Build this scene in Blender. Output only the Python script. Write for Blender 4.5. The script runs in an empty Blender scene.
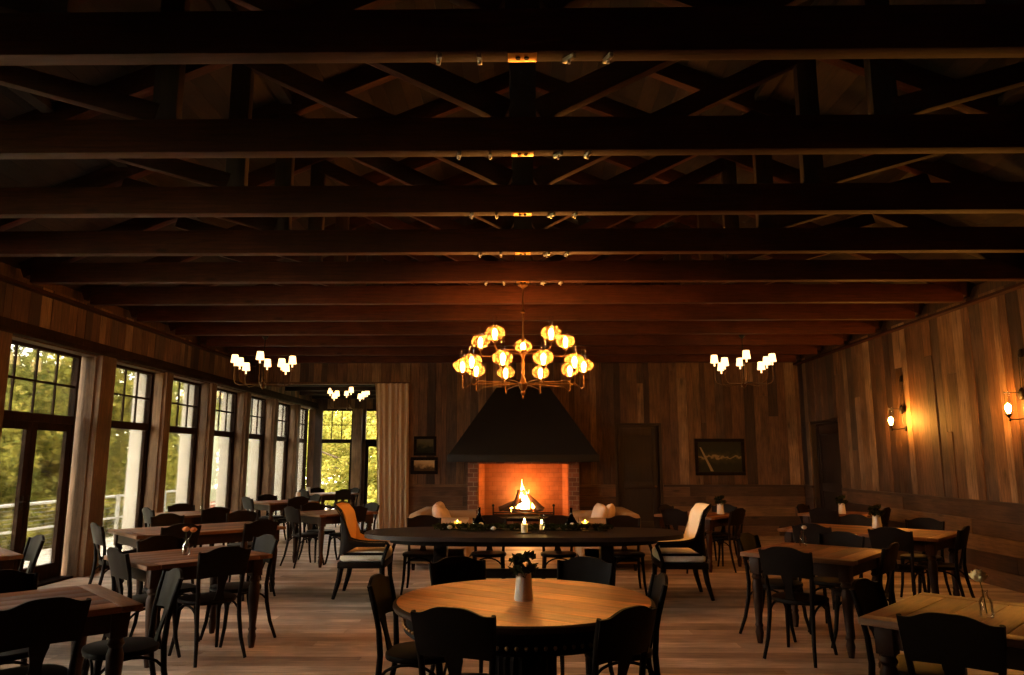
import bpy, bmesh, math, random
from math import sin, cos, pi, radians as R
from mathutils import Vector, Matrix
random.seed(7)
S = bpy.context.scene
COL = S.collection

# ------------------------------------------------------------------ materials
def srgb(r, g, b):
    f = lambda c: (c/255/12.92 if c/255 <= .04045 else ((c/255+.055)/1.055)**2.4)
    return (f(r), f(g), f(b), 1)

def newmat(name):
    m = bpy.data.materials.new(name); m.use_nodes = True
    nt = m.node_tree
    b = next(n for n in nt.nodes if n.type == 'BSDF_PRINCIPLED')
    return m, nt, b

def plain(name, c, rough=.5, metal=0., spec=.5, noise=0., nscale=20):
    m, nt, b = newmat(name)
    b.inputs['Base Color'].default_value = c
    b.inputs['Roughness'].default_value = rough
    b.inputs['Metallic'].default_value = metal
    b.inputs['Specular IOR Level'].default_value = spec
    if noise:
        tc = nt.nodes.new('ShaderNodeTexCoord'); n = nt.nodes.new('ShaderNodeTexNoise')
        n.inputs['Scale'].default_value = nscale; n.inputs['Detail'].default_value = 5
        nt.links.new(tc.outputs['Object'], n.inputs['Vector'])
        mx = nt.nodes.new('ShaderNodeMix'); mx.data_type = 'RGBA'
        mx.inputs['A'].default_value = tuple(x*(1-noise) for x in c[:3])+(1,)
        mx.inputs['B'].default_value = tuple(min(1, x*(1+noise)) for x in c[:3])+(1,)
        nt.links.new(n.outputs['Fac'], mx.inputs['Factor'])
        nt.links.new(mx.outputs['Result'], b.inputs['Base Color'])
    return m

def wood(name, cols, axis='Z', rough=.6, grain=.45, bump=.15, spec=.4, freq=1.0, knots=True):
    """boards: colour per mesh island from COLS, grain along AXIS."""
    m, nt, b = newmat(name); N = nt.nodes; L = nt.links
    tc = N.new('ShaderNodeTexCoord'); geo = N.new('ShaderNodeNewGeometry')
    mp = N.new('ShaderNodeMapping')
    sc = {'X': (.9, 14, 14), 'Y': (14, .9, 14), 'Z': (14, 14, .9)}[axis]
    mp.inputs['Scale'].default_value = tuple(s*freq for s in sc)
    mul = N.new('ShaderNodeMath'); mul.operation = 'MULTIPLY'; mul.inputs[1].default_value = 60
    L.new(geo.outputs['Random Per Island'], mul.inputs[0])
    cmb = N.new('ShaderNodeCombineXYZ')
    for k in range(3): L.new(mul.outputs[0], cmb.inputs[k])
    add = N.new('ShaderNodeVectorMath'); add.operation = 'ADD'
    L.new(tc.outputs['Object'], add.inputs[0]); L.new(cmb.outputs[0], add.inputs[1])
    L.new(add.outputs[0], mp.inputs['Vector'])
    n1 = N.new('ShaderNodeTexNoise'); n1.inputs['Scale'].default_value = 3.2; n1.inputs['Detail'].default_value = 7
    n1.inputs['Roughness'].default_value = .65; n1.inputs['Distortion'].default_value = .6
    L.new(mp.outputs[0], n1.inputs['Vector'])
    cr = N.new('ShaderNodeValToRGB'); cr.color_ramp.interpolation = 'CONSTANT'
    el = cr.color_ramp.elements
    while len(el) < len(cols): el.new(.5)
    for k, c in enumerate(cols):
        el[k].position = k/len(cols); el[k].color = c
    L.new(geo.outputs['Random Per Island'], cr.inputs['Fac'])
    r2 = N.new('ShaderNodeMapRange'); r2.inputs['From Min'].default_value = .3; r2.inputs['From Max'].default_value = .7
    r2.inputs['To Min'].default_value = 1-grain; r2.inputs['To Max'].default_value = 1+grain*.6
    L.new(n1.outputs['Fac'], r2.inputs['Value'])
    # weathering blotches of the timber itself
    n2 = N.new('ShaderNodeTexNoise'); n2.inputs['Scale'].default_value = 1.7; n2.inputs['Detail'].default_value = 4
    L.new(add.outputs[0], n2.inputs['Vector'])
    r3 = N.new('ShaderNodeMapRange'); r3.inputs['From Min'].default_value = .35; r3.inputs['From Max'].default_value = .7
    r3.inputs['To Min'].default_value = .62; r3.inputs['To Max'].default_value = 1.28
    L.new(n2.outputs['Fac'], r3.inputs['Value'])
    mm = N.new('ShaderNodeMath'); mm.operation = 'MULTIPLY'
    L.new(r2.outputs[0], mm.inputs[0]); L.new(r3.outputs[0], mm.inputs[1])
    fac = mm.outputs[0]
    if knots:
        vo = N.new('ShaderNodeTexVoronoi'); vo.inputs['Scale'].default_value = 1.0
        mp2 = N.new('ShaderNodeMapping')
        mp2.inputs['Scale'].default_value = {'X': (1.2, 3.5, 3.5), 'Y': (3.5, 1.2, 3.5), 'Z': (3.5, 3.5, 1.2)}[axis]
        L.new(add.outputs[0], mp2.inputs['Vector']); L.new(mp2.outputs[0], vo.inputs['Vector'])
        r4 = N.new('ShaderNodeMapRange'); r4.inputs['From Min'].default_value = .04; r4.inputs['From Max'].default_value = .13
        r4.inputs['To Min'].default_value = .45; r4.inputs['To Max'].default_value = 1
        L.new(vo.outputs['Distance'], r4.inputs['Value'])
        m2 = N.new('ShaderNodeMath'); m2.operation = 'MULTIPLY'
        L.new(fac, m2.inputs[0]); L.new(r4.outputs[0], m2.inputs[1]); fac = m2.outputs[0]
    vm = N.new('ShaderNodeVectorMath'); vm.operation = 'SCALE'
    L.new(cr.outputs['Color'], vm.inputs[0]); L.new(fac, vm.inputs['Scale'])
    L.new(vm.outputs[0], b.inputs['Base Color'])
    b.inputs['Roughness'].default_value = rough
    b.inputs['Specular IOR Level'].default_value = spec
    if bump:
        bp = N.new('ShaderNodeBump'); bp.inputs['Strength'].default_value = bump; bp.inputs['Distance'].default_value = .01
        L.new(n1.outputs['Fac'], bp.inputs['Height']); L.new(bp.outputs[0], b.inputs['Normal'])
    return m

def emit(name, c, s):
    m = bpy.data.materials.new(name); m.use_nodes = True; nt = m.node_tree; nt.nodes.clear()
    e = nt.nodes.new('ShaderNodeEmission'); o = nt.nodes.new('ShaderNodeOutputMaterial')
    e.inputs[0].default_value = c; e.inputs[1].default_value = s
    nt.links.new(e.outputs[0], o.inputs[0]); return m

def glass(name, tint=(1, 1, 1, 1), refl=.9, extra=None):
    """thin clear glass: see-through plus a fresnel reflection."""
    m = bpy.data.materials.new(name); m.use_nodes = True; nt = m.node_tree; nt.nodes.clear()
    t = nt.nodes.new('ShaderNodeBsdfTransparent'); t.inputs[0].default_value = tint
    g = nt.nodes.new('ShaderNodeBsdfGlossy'); g.inputs['Roughness'].default_value = .03
    f = nt.nodes.new('ShaderNodeFresnel'); f.inputs[0].default_value = 1.45
    ml = nt.nodes.new('ShaderNodeMath'); ml.operation = 'MULTIPLY'; ml.inputs[1].default_value = refl
    nt.links.new(f.outputs[0], ml.inputs[0])
    x = nt.nodes.new('ShaderNodeMixShader'); o = nt.nodes.new('ShaderNodeOutputMaterial')
    nt.links.new(ml.outputs[0], x.inputs[0]); nt.links.new(t.outputs[0], x.inputs[1]); nt.links.new(g.outputs[0], x.inputs[2])
    out = x
    if extra:
        tl = nt.nodes.new('ShaderNodeBsdfTranslucent'); tl.inputs[0].default_value = extra[0]
        x2 = nt.nodes.new('ShaderNodeMixShader'); x2.inputs[0].default_value = extra[1]
        nt.links.new(x.outputs[0], x2.inputs[1]); nt.links.new(tl.outputs[0], x2.inputs[2]); out = x2
    nt.links.new(out.outputs[0], o.inputs[0]); return m

def leafmat(name, cols):
    m, nt, b = newmat(name); N = nt.nodes; L = nt.links
    geo = N.new('ShaderNodeNewGeometry'); cr = N.new('ShaderNodeValToRGB')
    el = cr.color_ramp.elements
    while len(el) < len(cols): el.new(.5)
    for k, c in enumerate(cols): el[k].position = k/(len(cols)-1); el[k].color = c
    L.new(geo.outputs['Random Per Island'], cr.inputs['Fac'])
    d = N.new('ShaderNodeBsdfDiffuse'); t = N.new('ShaderNodeBsdfTranslucent'); x = N.new('ShaderNodeMixShader'); x.inputs[0].default_value = .45
    L.new(cr.outputs[0], d.inputs[0]); L.new(cr.outputs[0], t.inputs[0])
    L.new(d.outputs[0], x.inputs[1]); L.new(t.outputs[0], x.inputs[2])
    N.remove(b); L.new(x.outputs[0], next(n for n in N if n.type == 'OUTPUT_MATERIAL').inputs[0])
    return m

def brickmat(name, c1, c2, mortar, scale, bw=.5, rh=.25, ms=.02, rough=.85, axes='XZ'):
    m, nt, b = newmat(name); N = nt.nodes; L = nt.links
    tc = N.new('ShaderNodeTexCoord'); sp = N.new('ShaderNodeSeparateXYZ'); cb = N.new('ShaderNodeCombineXYZ')
    L.new(tc.outputs['Object'], sp.inputs[0])
    ad = N.new('ShaderNodeMath'); ad.operation = 'ADD'
    L.new(sp.outputs['X'], ad.inputs[0]); L.new(sp.outputs['Y'], ad.inputs[1])
    L.new(ad.outputs[0], cb.inputs[0]); L.new(sp.outputs['Z'], cb.inputs[1])
    bt = N.new('ShaderNodeTexBrick'); bt.inputs['Scale'].default_value = scale
    bt.inputs['Color1'].default_value = c1; bt.inputs['Color2'].default_value = c2; bt.inputs['Mortar'].default_value = mortar
    bt.inputs['Mortar Size'].default_value = ms; bt.inputs['Brick Width'].default_value = bw; bt.inputs['Row Height'].default_value = rh
    L.new(cb.outputs[0], bt.inputs['Vector'])
    n = N.new('ShaderNodeTexNoise'); n.inputs['Scale'].default_value = 6; n.inputs['Detail'].default_value = 6
    L.new(tc.outputs['Object'], n.inputs['Vector'])
    r = N.new('ShaderNodeMapRange'); r.inputs['To Min'].default_value = .55; r.inputs['To Max'].default_value = 1.35
    L.new(n.outputs['Fac'], r.inputs['Value'])
    vm = N.new('ShaderNodeVectorMath'); vm.operation = 'SCALE'
    L.new(bt.outputs['Color'], vm.inputs[0]); L.new(r.outputs[0], vm.inputs['Scale']); L.new(vm.outputs[0], b.inputs['Base Color'])
    bp = N.new('ShaderNodeBump'); bp.inputs['Strength'].default_value = .5; bp.inputs['Distance'].default_value = .01; bp.invert = True
    L.new(bt.outputs['Fac'], bp.inputs['Height']); L.new(bp.outputs[0], b.inputs['Normal'])
    b.inputs['Roughness'].default_value = rough
    return m

BOARDS = [srgb(94, 64, 41), srgb(72, 49, 32), srgb(116, 85, 56), srgb(56, 37, 26), srgb(100, 71, 49), srgb(83, 56, 36), srgb(134, 104, 75), srgb(80, 59, 44), srgb(108, 76, 48)]
M = {}
M['wall_v'] = wood('reclaimed boards upright', BOARDS, 'Z', .7, grain=.6)
M['wall_hx'] = wood('reclaimed boards level', BOARDS[:6], 'X', .7)
M['wall_hy'] = wood('reclaimed boards level side', BOARDS[:6], 'Y', .7)
M['floor'] = wood('worn oak floor', [srgb(192, 164, 142), srgb(174, 146, 124), srgb(204, 178, 156), srgb(158, 130, 108), srgb(184, 154, 130)], 'X', .55, grain=.42, bump=.08, spec=.35)
M['beam'] = wood('beam timber', [srgb(66, 31, 17), srgb(56, 26, 14), srgb(74, 37, 21)], 'X', .65, spec=.2)
M['beam_z'] = wood('post timber', [srgb(52, 32, 20), srgb(46, 28, 17)], 'Z', .65)
M['roof'] = wood('roof planks', [srgb(42, 28, 17), srgb(35, 23, 14), srgb(50, 34, 21), srgb(30, 20, 12)], 'Y', .85)
M['pillar'] = wood('weathered post', [srgb(122, 94, 68), srgb(108, 82, 58), srgb(132, 103, 76)], 'Z', .75)
M['winframe'] = wood('dark window timber', [srgb(46, 31, 20), srgb(40, 26, 17)], 'Z', .8, spec=.08, knots=False)
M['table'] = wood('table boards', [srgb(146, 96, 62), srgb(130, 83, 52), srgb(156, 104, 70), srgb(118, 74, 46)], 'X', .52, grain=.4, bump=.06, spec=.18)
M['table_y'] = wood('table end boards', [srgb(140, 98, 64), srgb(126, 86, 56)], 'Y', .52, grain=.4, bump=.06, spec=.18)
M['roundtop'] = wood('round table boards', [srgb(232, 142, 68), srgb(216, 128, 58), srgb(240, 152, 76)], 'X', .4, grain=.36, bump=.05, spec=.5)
M['darkwood'] = plain('near black stained wood', srgb(24, 16, 10), .5, spec=.07, noise=.3, nscale=14)
M['tableleg'] = plain('dark brown stained wood', srgb(54, 35, 23), .48, spec=.12, noise=.3, nscale=14)
M['longtop'] = wood('dark oak top', [srgb(46, 29, 17), srgb(40, 25, 15), srgb(54, 34, 21)], 'X', .55, grain=.3, bump=.05)
M['iron'] = plain('black iron', srgb(22, 20, 18), .5, .6)
M['hood'] = plain('blackened steel', srgb(17, 13, 9), .6, .2, noise=.2, nscale=3)
M['brass'] = plain('brass', srgb(200, 150, 70), .28, 1.)
M['oldbrass'] = plain('aged brass', srgb(112, 78, 44), .4, 1.)
M['bronze'] = plain('dark bronze', srgb(92, 66, 42), .4, 1.)
M['steel'] = plain('bright steel', srgb(225, 222, 214), .35, .3)
M['white_wall'] = plain('cream paint', srgb(236, 226, 208), .8, noise=.04)
M['white_rail'] = plain('white painted metal', srgb(235, 232, 222), .5)
M['deck'] = wood('pale deck boards', [srgb(226, 216, 200), srgb(216, 206, 190)], 'Y', .8, grain=.12, knots=False)
M['cable'] = plain('rail cable', srgb(150, 146, 136), .4, .6)
M['pane'] = glass('window glass', (.97, .98, .97, 1), .8)
M['clear'] = glass('clear glass', (.98, .98, .97, 1), .55)
M['darkglass'] = glass('brown bottle glass', (.35, .27, .2, 1), 1.0)
M['globe'] = glass('amber lamp glass', (1., .86, .62, 1), .35, ((1., .68, .30, 1), .055))
M['votive'] = glass('amber votive glass', (1., .8, .5, 1), 1., ((1., .72, .3, 1), .5))
M['slate'] = plain('sooty slate', srgb(26, 22, 18), .95, spec=.05, noise=.3, nscale=6)
M['bulb'] = emit('warm bulb', (1., .43, .11, 1), 340)
M['bulb_wall'] = emit('warm wall bulb', (1., .38, .055, 1), 1500)
M['shade'] = emit('lit fabric shade', (1., .60, .25, 1), 3.6)
M['candle_light'] = emit('candle flame', (1., .62, .18, 1), 60)
M['flame'] = emit('fire flame', (1., .50, .10, 1), 30)
M['flame_core'] = emit('fire core', (1., .74, .30, 1), 60)
M['ember'] = emit('ember', (1., .16, .02, 1), 2.0)
M['wax'] = plain('candle wax', srgb(238, 214, 160), .5)
M['brick'] = brickmat('old red brick', srgb(146, 92, 64), srgb(104, 64, 46), srgb(150, 122, 98), 2.7, ms=.02)
M['firebrick'] = brickmat('sooty fire brick', srgb(170, 108, 74), srgb(156, 98, 66), srgb(140, 90, 60), 2.7, ms=.012)
M['log'] = plain('charred log', srgb(62, 40, 28), .9, noise=.5, nscale=8)
M['cream_fabric'] = plain('cream upholstery', srgb(250, 238, 212), .85, noise=.06, nscale=60)
M['ochre_fabric'] = plain('ochre upholstery', srgb(208, 160, 98), .75, noise=.1, nscale=60)
M['sofa'] = plain('oatmeal linen', srgb(156, 128, 98), .9, noise=.08, nscale=50)
M['pillow'] = plain('ivory cushion', srgb(216, 188, 164), .9, noise=.06, nscale=50)
M['curtain'] = plain('taupe curtain', srgb(190, 168, 144), .9, noise=.08, nscale=40)
M['ceramic'] = plain('white ceramic', srgb(226, 214, 196), .35)
M['foliage'] = leafmat('dark garland leaves', [srgb(40, 46, 26), srgb(58, 62, 34), srgb(30, 36, 22)])
M['stem'] = plain('green stem', srgb(60, 72, 36), .6)
M['orange_petal'] = plain('apricot petal', srgb(226, 132, 66), .6, noise=.15, nscale=40)
M['cream_petal'] = plain('cream petal', srgb(255, 230, 168), .6, noise=.1, nscale=40)
M['white_petal'] = plain('white petal', srgb(240, 226, 206), .6)
M['leaf_a'] = leafmat('sunlit leaves', [srgb(134, 134, 60), srgb(166, 156, 76), srgb(104, 110, 50), srgb(190, 172, 90)])
M['leaf_b'] = leafmat('deep leaves', [srgb(96, 102, 50), srgb(130, 126, 62), srgb(74, 82, 40), srgb(156, 142, 74)])
M['bark'] = plain('bark', srgb(92, 76, 58), .9, noise=.4, nscale=6)
M['lawn'] = plain('lawn', srgb(136, 132, 70), .95, noise=.35, nscale=3)
M['siding'] = plain('white siding', srgb(176, 176, 152), .8)
M['roofing'] = plain('grey roofing', srgb(96, 92, 86), .9)
M['brickhouse'] = plain('faded red wall', srgb(176, 104, 80), .9)
M['dark_gap'] = plain('dark recess', srgb(22, 17, 13), .9)
M['door'] = wood('dark door timber', [srgb(48, 33, 23), srgb(42, 29, 20)], 'Z', .55, knots=False)

# ------------------------------------------------------------------ mesh builder
class MB:
    def __init__(s): s.bm = bmesh.new()
    def box(s, x0, y0, z0, x1, y1, z1, bev=0, mat=None):
        bm = s.bm
        v = [bm.verts.new(p) for p in ((x0,y0,z0),(x1,y0,z0),(x1,y1,z0),(x0,y1,z0),(x0,y0,z1),(x1,y0,z1),(x1,y1,z1),(x0,y1,z1))]
        if mat:
            for w in v: w.co = mat @ w.co
        fs = [bm.faces.new([v[i] for i in f]) for f in ((3,2,1,0),(4,5,6,7),(0,1,5,4),(1,2,6,5),(2,3,7,6),(3,0,4,7))]
        if bev:
            ed = list({e for f in fs for e in f.edges})
            bmesh.ops.bevel(bm, geom=ed, offset=bev, segments=2, profile=.5, affect='EDGES')
        return s
    def bar(s, p, q, w, h, up=(0,0,1), bev=0):
        p, q = Vector(p), Vector(q); d = (q-p); L = d.length; d.normalize()
        sx = d.cross(Vector(up)); sx.normalize(); u = sx.cross(d)
        m = Matrix((sx, d, u)).transposed().to_4x4(); m.translation = p
        return s.box(-w/2, 0, -h/2, w/2, L, h/2, bev, m)
    def tube(s, pts, rad, n=10, caps=True, flat=None):
        bm = s.bm; pts = [Vector(p) for p in pts]
        if not hasattr(rad, '__len__'): rad = [rad]*len(pts)
        t0 = (pts[1]-pts[0]).normalized()
        a = Vector((1,0,0)) if abs(t0.x) < .8 else Vector((0,1,0))
        a = (a - t0*a.dot(t0)).normalized(); rings = []
        for i, p in enumerate(pts):
            t = (pts[min(i+1, len(pts)-1)]-pts[max(i-1, 0)]).normalized()
            a = (a - t*a.dot(t)).normalized(); b = t.cross(a)
            fx, fy = flat or (1, 1)
            rings.append([bm.verts.new(p+(a*cos(k*2*pi/n)*fx+b*sin(k*2*pi/n)*fy)*rad[i]) for k in range(n)])
        for A, B in zip(rings, rings[1:]):
            for k in range(n): bm.faces.new((A[k], A[(k+1)%n], B[(k+1)%n], B[k]))
        if caps: bm.faces.new(rings[0][::-1]); bm.faces.new(rings[-1])
        return s
    def loop(s, pts, r, n=8):
        bm = s.bm; pts = [Vector(p) for p in pts]; rings = []; N = len(pts); a = Vector((0,0,1))
        for i, p in enumerate(pts):
            t = (pts[(i+1)%N]-pts[i-1]).normalized(); u = (a-t*a.dot(t)).normalized(); b = t.cross(u)
            rings.append([bm.verts.new(p+(u*cos(k*2*pi/n)+b*sin(k*2*pi/n))*r) for k in range(n)])
        for i in range(N):
            A, B = rings[i], rings[(i+1)%N]
            for k in range(n): bm.faces.new((A[k], A[(k+1)%n], B[(k+1)%n], B[k]))
        return s
    def lathe(s, prof, n=20, c=(0,0,0), flute=0, mat=None):
        bm = s.bm; c = Vector(c); rings = []
        for r, z in prof:
            ring = []
            for k in range(n):
                rr = r*(1-flute*(k % 2)); p = Vector((rr*cos(k*2*pi/n), rr*sin(k*2*pi/n), z))
                if mat: p = mat @ p
                ring.append(bm.verts.new(p+c))
            rings.append(ring)
        for A, B in zip(rings, rings[1:]):
            for k in range(n): bm.faces.new((A[k], A[(k+1)%n], B[(k+1)%n], B[k]))
        if prof[0][0] > 1e-5: bm.faces.new(rings[0][::-1])
        if prof[-1][0] > 1e-5: bm.faces.new(rings[-1])
        return s
    def prism(s, pts, z0, z1, bev=0, axis='Z'):
        bm = s.bm
        f = {'Z': lambda a,b,h: (a,b,h), 'Y': lambda a,b,h: (a,h,b), 'X': lambda a,b,h: (h,a,b)}[axis]
        A = [bm.verts.new(f(x,y,z0)) for x,y in pts]; B = [bm.verts.new(f(x,y,z1)) for x,y in pts]
        fs = [bm.faces.new(A[::-1]), bm.faces.new(B)]; n = len(pts)
        for k in range(n): fs.append(bm.faces.new((A[k], A[(k+1)%n], B[(k+1)%n], B[k])))
        if bev:
            ed = list(fs[0].edges)+list(fs[1].edges)
            bmesh.ops.bevel(bm, geom=ed, offset=bev, segments=2, profile=.5, affect='EDGES')
        return s
    def sheet(s, f, g, nu, nv):
        """closed panel between two surfaces f(u,v), g(u,v) with u,v in 0..1"""
        bm = s.bm
        A = [[bm.verts.new(f(i/nu, j/nv)) for j in range(nv+1)] for i in range(nu+1)]
        B = [[bm.verts.new(g(i/nu, j/nv)) for j in range(nv+1)] for i in range(nu+1)]
        for i in range(nu):
            for j in range(nv):
                bm.faces.new((A[i][j], A[i+1][j], A[i+1][j+1], A[i][j+1])); bm.faces.new((B[i][j+1], B[i+1][j+1], B[i+1][j], B[i][j]))
        for i in range(nu):
            bm.faces.new((A[i][0], B[i][0], B[i+1][0], A[i+1][0])); bm.faces.new((A[i+1][nv], B[i+1][nv], B[i][nv], A[i][nv]))
        for j in range(nv):
            bm.faces.new((A[0][j+1], B[0][j+1], B[0][j], A[0][j])); bm.faces.new((A[nu][j], B[nu][j], B[nu][j+1], A[nu][j+1]))
        return s
    def ball(s, c, rx, ry, rz, nu=12, nv=8, mat=None):
        prof = [(max(1e-4, sin(pi*j/nv)), -cos(pi*j/nv)) for j in range(nv+1)]
        m = Matrix.Diagonal((rx, ry, rz, 1))
        if mat: m = mat @ m
        return s.lathe(prof, nu, c, 0, m)
    def build(s, name, mat, parent=None, angle=35, smooth=True):
        bmesh.ops.recalc_face_normals(s.bm, faces=s.bm.faces[:])
        me = bpy.data.meshes.new(name); s.bm.to_mesh(me); s.bm.free()
        if smooth:
            for p in me.polygons: p.use_smooth = True
            me.set_sharp_from_angle(angle=R(angle))
        me.materials.append(mat if not isinstance(mat, str) else M[mat])
        o = bpy.data.objects.new(name, me); COL.objects.link(o)
        if parent: o.parent = parent
        return o

def tag(o, label=None, cat=None, group=None, kind=None):
    if label: o['label'] = label
    if cat: o['category'] = cat
    if group: o['group'] = group
    if kind: o['kind'] = kind
    return o
def thing(name, label, cat, loc=(0,0,0), rz=0, group=None, kind=None):
    o = bpy.data.objects.new(name, None); COL.objects.link(o)
    o.location = loc; o.rotation_euler = (0,0,rz); o.empty_display_size = .1
    return tag(o, label, cat, group, kind)
def dup(src, loc=None, rz=None, label=None, group=None, scale=None):
    r = src.copy(); COL.objects.link(r)
    if loc is not None: r.location = loc
    if rz is not None: r.rotation_euler = (0,0,rz)
    if label: r['label'] = label
    if group: r['group'] = group
    if scale is not None: r.scale = scale
    for ch in list(src.children):
        c = ch.copy(); COL.objects.link(c); c.parent = r
        for g in list(ch.children):
            d = g.copy(); COL.objects.link(d); d.parent = c
    return r
def struct(o, label, cat): return tag(o, label, cat, None, 'structure')

# ------------------------------------------------------------------ room shell
XW = 5.95; ZT = 3.68; RIDGE = 6.25; YB = 16.0; YR = -4.0; YA = 21.4
def roof_z(x): return ZT+.05+(RIDGE-ZT-.05)*(1-abs(x)/6.1)

# floor
b = MB(); y = YR
while y < YA+.2:
    w = random.choice((.11, .13, .15, .17)); x = -6.3-random.random()*2
    while x < 6.2:
        L = random.uniform(1.6, 3.8); x1 = min(x+L, 6.2); x0 = max(x, -6.3)
        if x1 > x0+.02: b.box(x0+.0015, y+.0015, -.03, x1-.0015, y+w-.0015, 0)
        x += L
    y += w
b.box(-6.3, YR, -.12, 6.2, YA+.3, -.03)
struct(b.build('floor', 'floor', smooth=False), 'worn oak plank floor running across the dining hall', 'floor')

def vboards(b, a0, a1, z0f, z1f, place, wmin=.11, wmax=.22, relief=.012, cut=None):
    """upright boards along coordinate a; place(a0,a1,z0,z1,d) adds one box"""
    a = a0
    while a < a1-.01:
        w = random.uniform(wmin, wmax); e = min(a+w, a1)
        if a1-e < .05: e = a1
        spans = [(z0f((a+e)/2), z1f((a+e)/2))]
        if cut: spans = [q for sp in spans for q in cut(a, e, *sp)]
        for z0, z1 in spans:
            if z1-z0 < .02: continue
            d = random.uniform(0, relief)
            if random.random() < .16 and z1-z0 > 1.5:
                zm = random.uniform(z0+.5, z1-.5)
                place(a+.002, e-.002, z0, zm-.002, d); place(a+.002, e-.002, zm+.002, z1, random.uniform(0, relief))
            else: place(a+.002, e-.002, z0, z1, d)
        a = e
def hboards(b, a0, a1, z0, z1, place, h=.19, relief=.01, skip=()):
    n = round((z1-z0)/h)
    for k in range(n):
        za, zb = z0+(z1-z0)*k/n, z0+(z1-z0)*(k+1)/n
        a = a0-random.random()*1.5
        while a < a1:
            e = a+random.uniform(1.6, 3.2); p, q = max(a, a0), min(e, a1); a = e
            segs = [(p, q)]
            for s0, s1 in skip:
                segs = [t for (u, v) in segs for t in ((u, min(v, s0)), (max(u, s1), v)) if t[1]-t[0] > .03]
            for u, v in segs: place(u+.002, v-.002, za+.002, zb-.002, random.uniform(0, relief))

# back wall
DX0, DX1, DZ = 1.95, 2.95, 2.34
OX = -2.45                     # right edge of the opening to the bay room
FX = 1.15                      # half width of the brick chimney breast
def bplace(u, v, z0, z1, d): b.box(u, YB-.02-d, z0, v, YB+.03, z1)
b = MB()
def cutb(a, e, z0, z1):
    m = (a+e)/2
    if DX0 < m < DX1: return [(DZ, z1)]
    if m < OX: return [(3.21, z1)]
    return [(z0, z1)]
for a0, a1 in ((-5.98, OX), (OX, DX0), (DX0, DX1), (DX1, XW)):
    vboards(b, a0, a1, lambda a: 1.05, lambda a: roof_z(a)-.02, bplace, cut=cutb)
b.box(-6.1, YB+.03, 3.21, OX, YB+.15, roof_z(5)-.1); b.box(-6.1, YB-.04, 3.19, OX, YB+.17, 3.23)
b.box(OX, YB+.03, 0, DX0, YB+.15, 4); b.box(DX0, YB+.03, DZ, DX1, YB+.15, 4); b.box(DX1, YB+.03, 0, 6.1, YB+.15, 4)
b.prism([(-6.1, 3.6), (6.1, 3.6), (0, RIDGE)], YB+.04, YB+.14, axis='Y')
b.box(OX-.03, YB-.03, 0, OX+.01, YB+.17, 3.21)
struct(b.build('wall_back', 'wall_v', smooth=False), 'back wall of upright reclaimed boards around the fireplace', 'wall')
b = MB()
hboards(b, OX, XW, 0, 1.0, lambda u, v, z0, z1, d: b.box(u, YB-.03-d, z0, v, YB, z1), skip=((-FX, FX), (DX0, DX1)))
for u, v in ((OX, -FX-.02), (FX+.02, DX0-.01), (DX1+.01, XW)): b.box(u, YB-.06, 1.0, v, YB, 1.045)
struct(b.build('baseboard_back', 'wall_hx', smooth=False), 'level plank wainscot along the foot of the back wall', 'wainscot')
def door(name, label, W, H, loc, rz):
    t = thing(name, label, 'door', loc, rz, None, 'structure')
    b = MB(); b.box(0, .0, 0, .05, .16, H); b.box(W-.05, 0, 0, W, .16, H); b.box(.05, 0, H-.05, W-.05, .16, H); b.build('frame', 'door', t, smooth=False)
    b = MB(); b.box(.05, .11, 0, W-.05, .15, H-.05)
    for u0, u1 in ((.08, .2), (W-.2, W-.08)): b.box(u0, .09, .05, u1, .11, H-.1, .004)
    for z0, z1 in ((.05, .28), (.95, 1.1), (H-.26, H-.1)): b.box(.2, .09, z0, W-.2, .11, z1, .004)
    d = b.build('panel', 'door', t)
    b = MB(); b.ball((W-.14, .06, 1.0), .028, .028, .028); b.tube([(W-.14, .09, 1), (W-.14, .06, 1)], .01); b.build('knob', 'oldbrass', d)
    return t
door('door_1', 'dark panelled door in the back wall between fireplace and landscape picture', DX1-DX0, DZ, (DX0, YB-.02, 0), 0)

# right wall
EY0, EY1 = 14.1, 15.5
b = MB()
def rplace(u, v, z0, z1, d): b.box(XW-.02-d, u, z0, XW+.03, v, z1)
for a0, a1 in ((YR, EY0), (EY0, EY1), (EY1, YB)):
    vboards(b, a0, a1, lambda a: 1.05, lambda a: ZT, rplace, wmin=.12, wmax=.26, relief=.014, cut=lambda a, e, z0, z1: [(DZ, z1)] if EY0 < (a+e)/2 < EY1 else [(z0, z1)])
b.box(XW+.03, YR, 0, XW+.2, EY0, ZT+.2); b.box(XW+.03, EY0, DZ, XW+.2, EY1, ZT+.2); b.box(XW+.03, EY1, 0, XW+.2, YB+.15, ZT+.2)
struct(b.build('wall_right', 'wall_v', smooth=False), 'right wall of upright reclaimed boards behind the two wall lamps', 'wall')
b = MB()
hboards(b, YR, YB-.06, 0, 1.0, lambda u, v, z0, z1, d: b.box(XW-.03-d, u, z0, XW, v, z1), skip=((EY0, EY1),))
for u, v in ((YR, EY0-.01), (EY1+.01, YB-.06)): b.box(XW-.06, u, 1.0, XW, v, 1.045)
struct(b.build('baseboard_right', 'wall_hy', smooth=False), 'level plank wainscot along the foot of the right wall', 'wainscot')
door('door_2', 'dark door deep in the right wall near the back corner', EY1-EY0, DZ, (XW-.01, EY1, 0), -pi/2)

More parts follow.
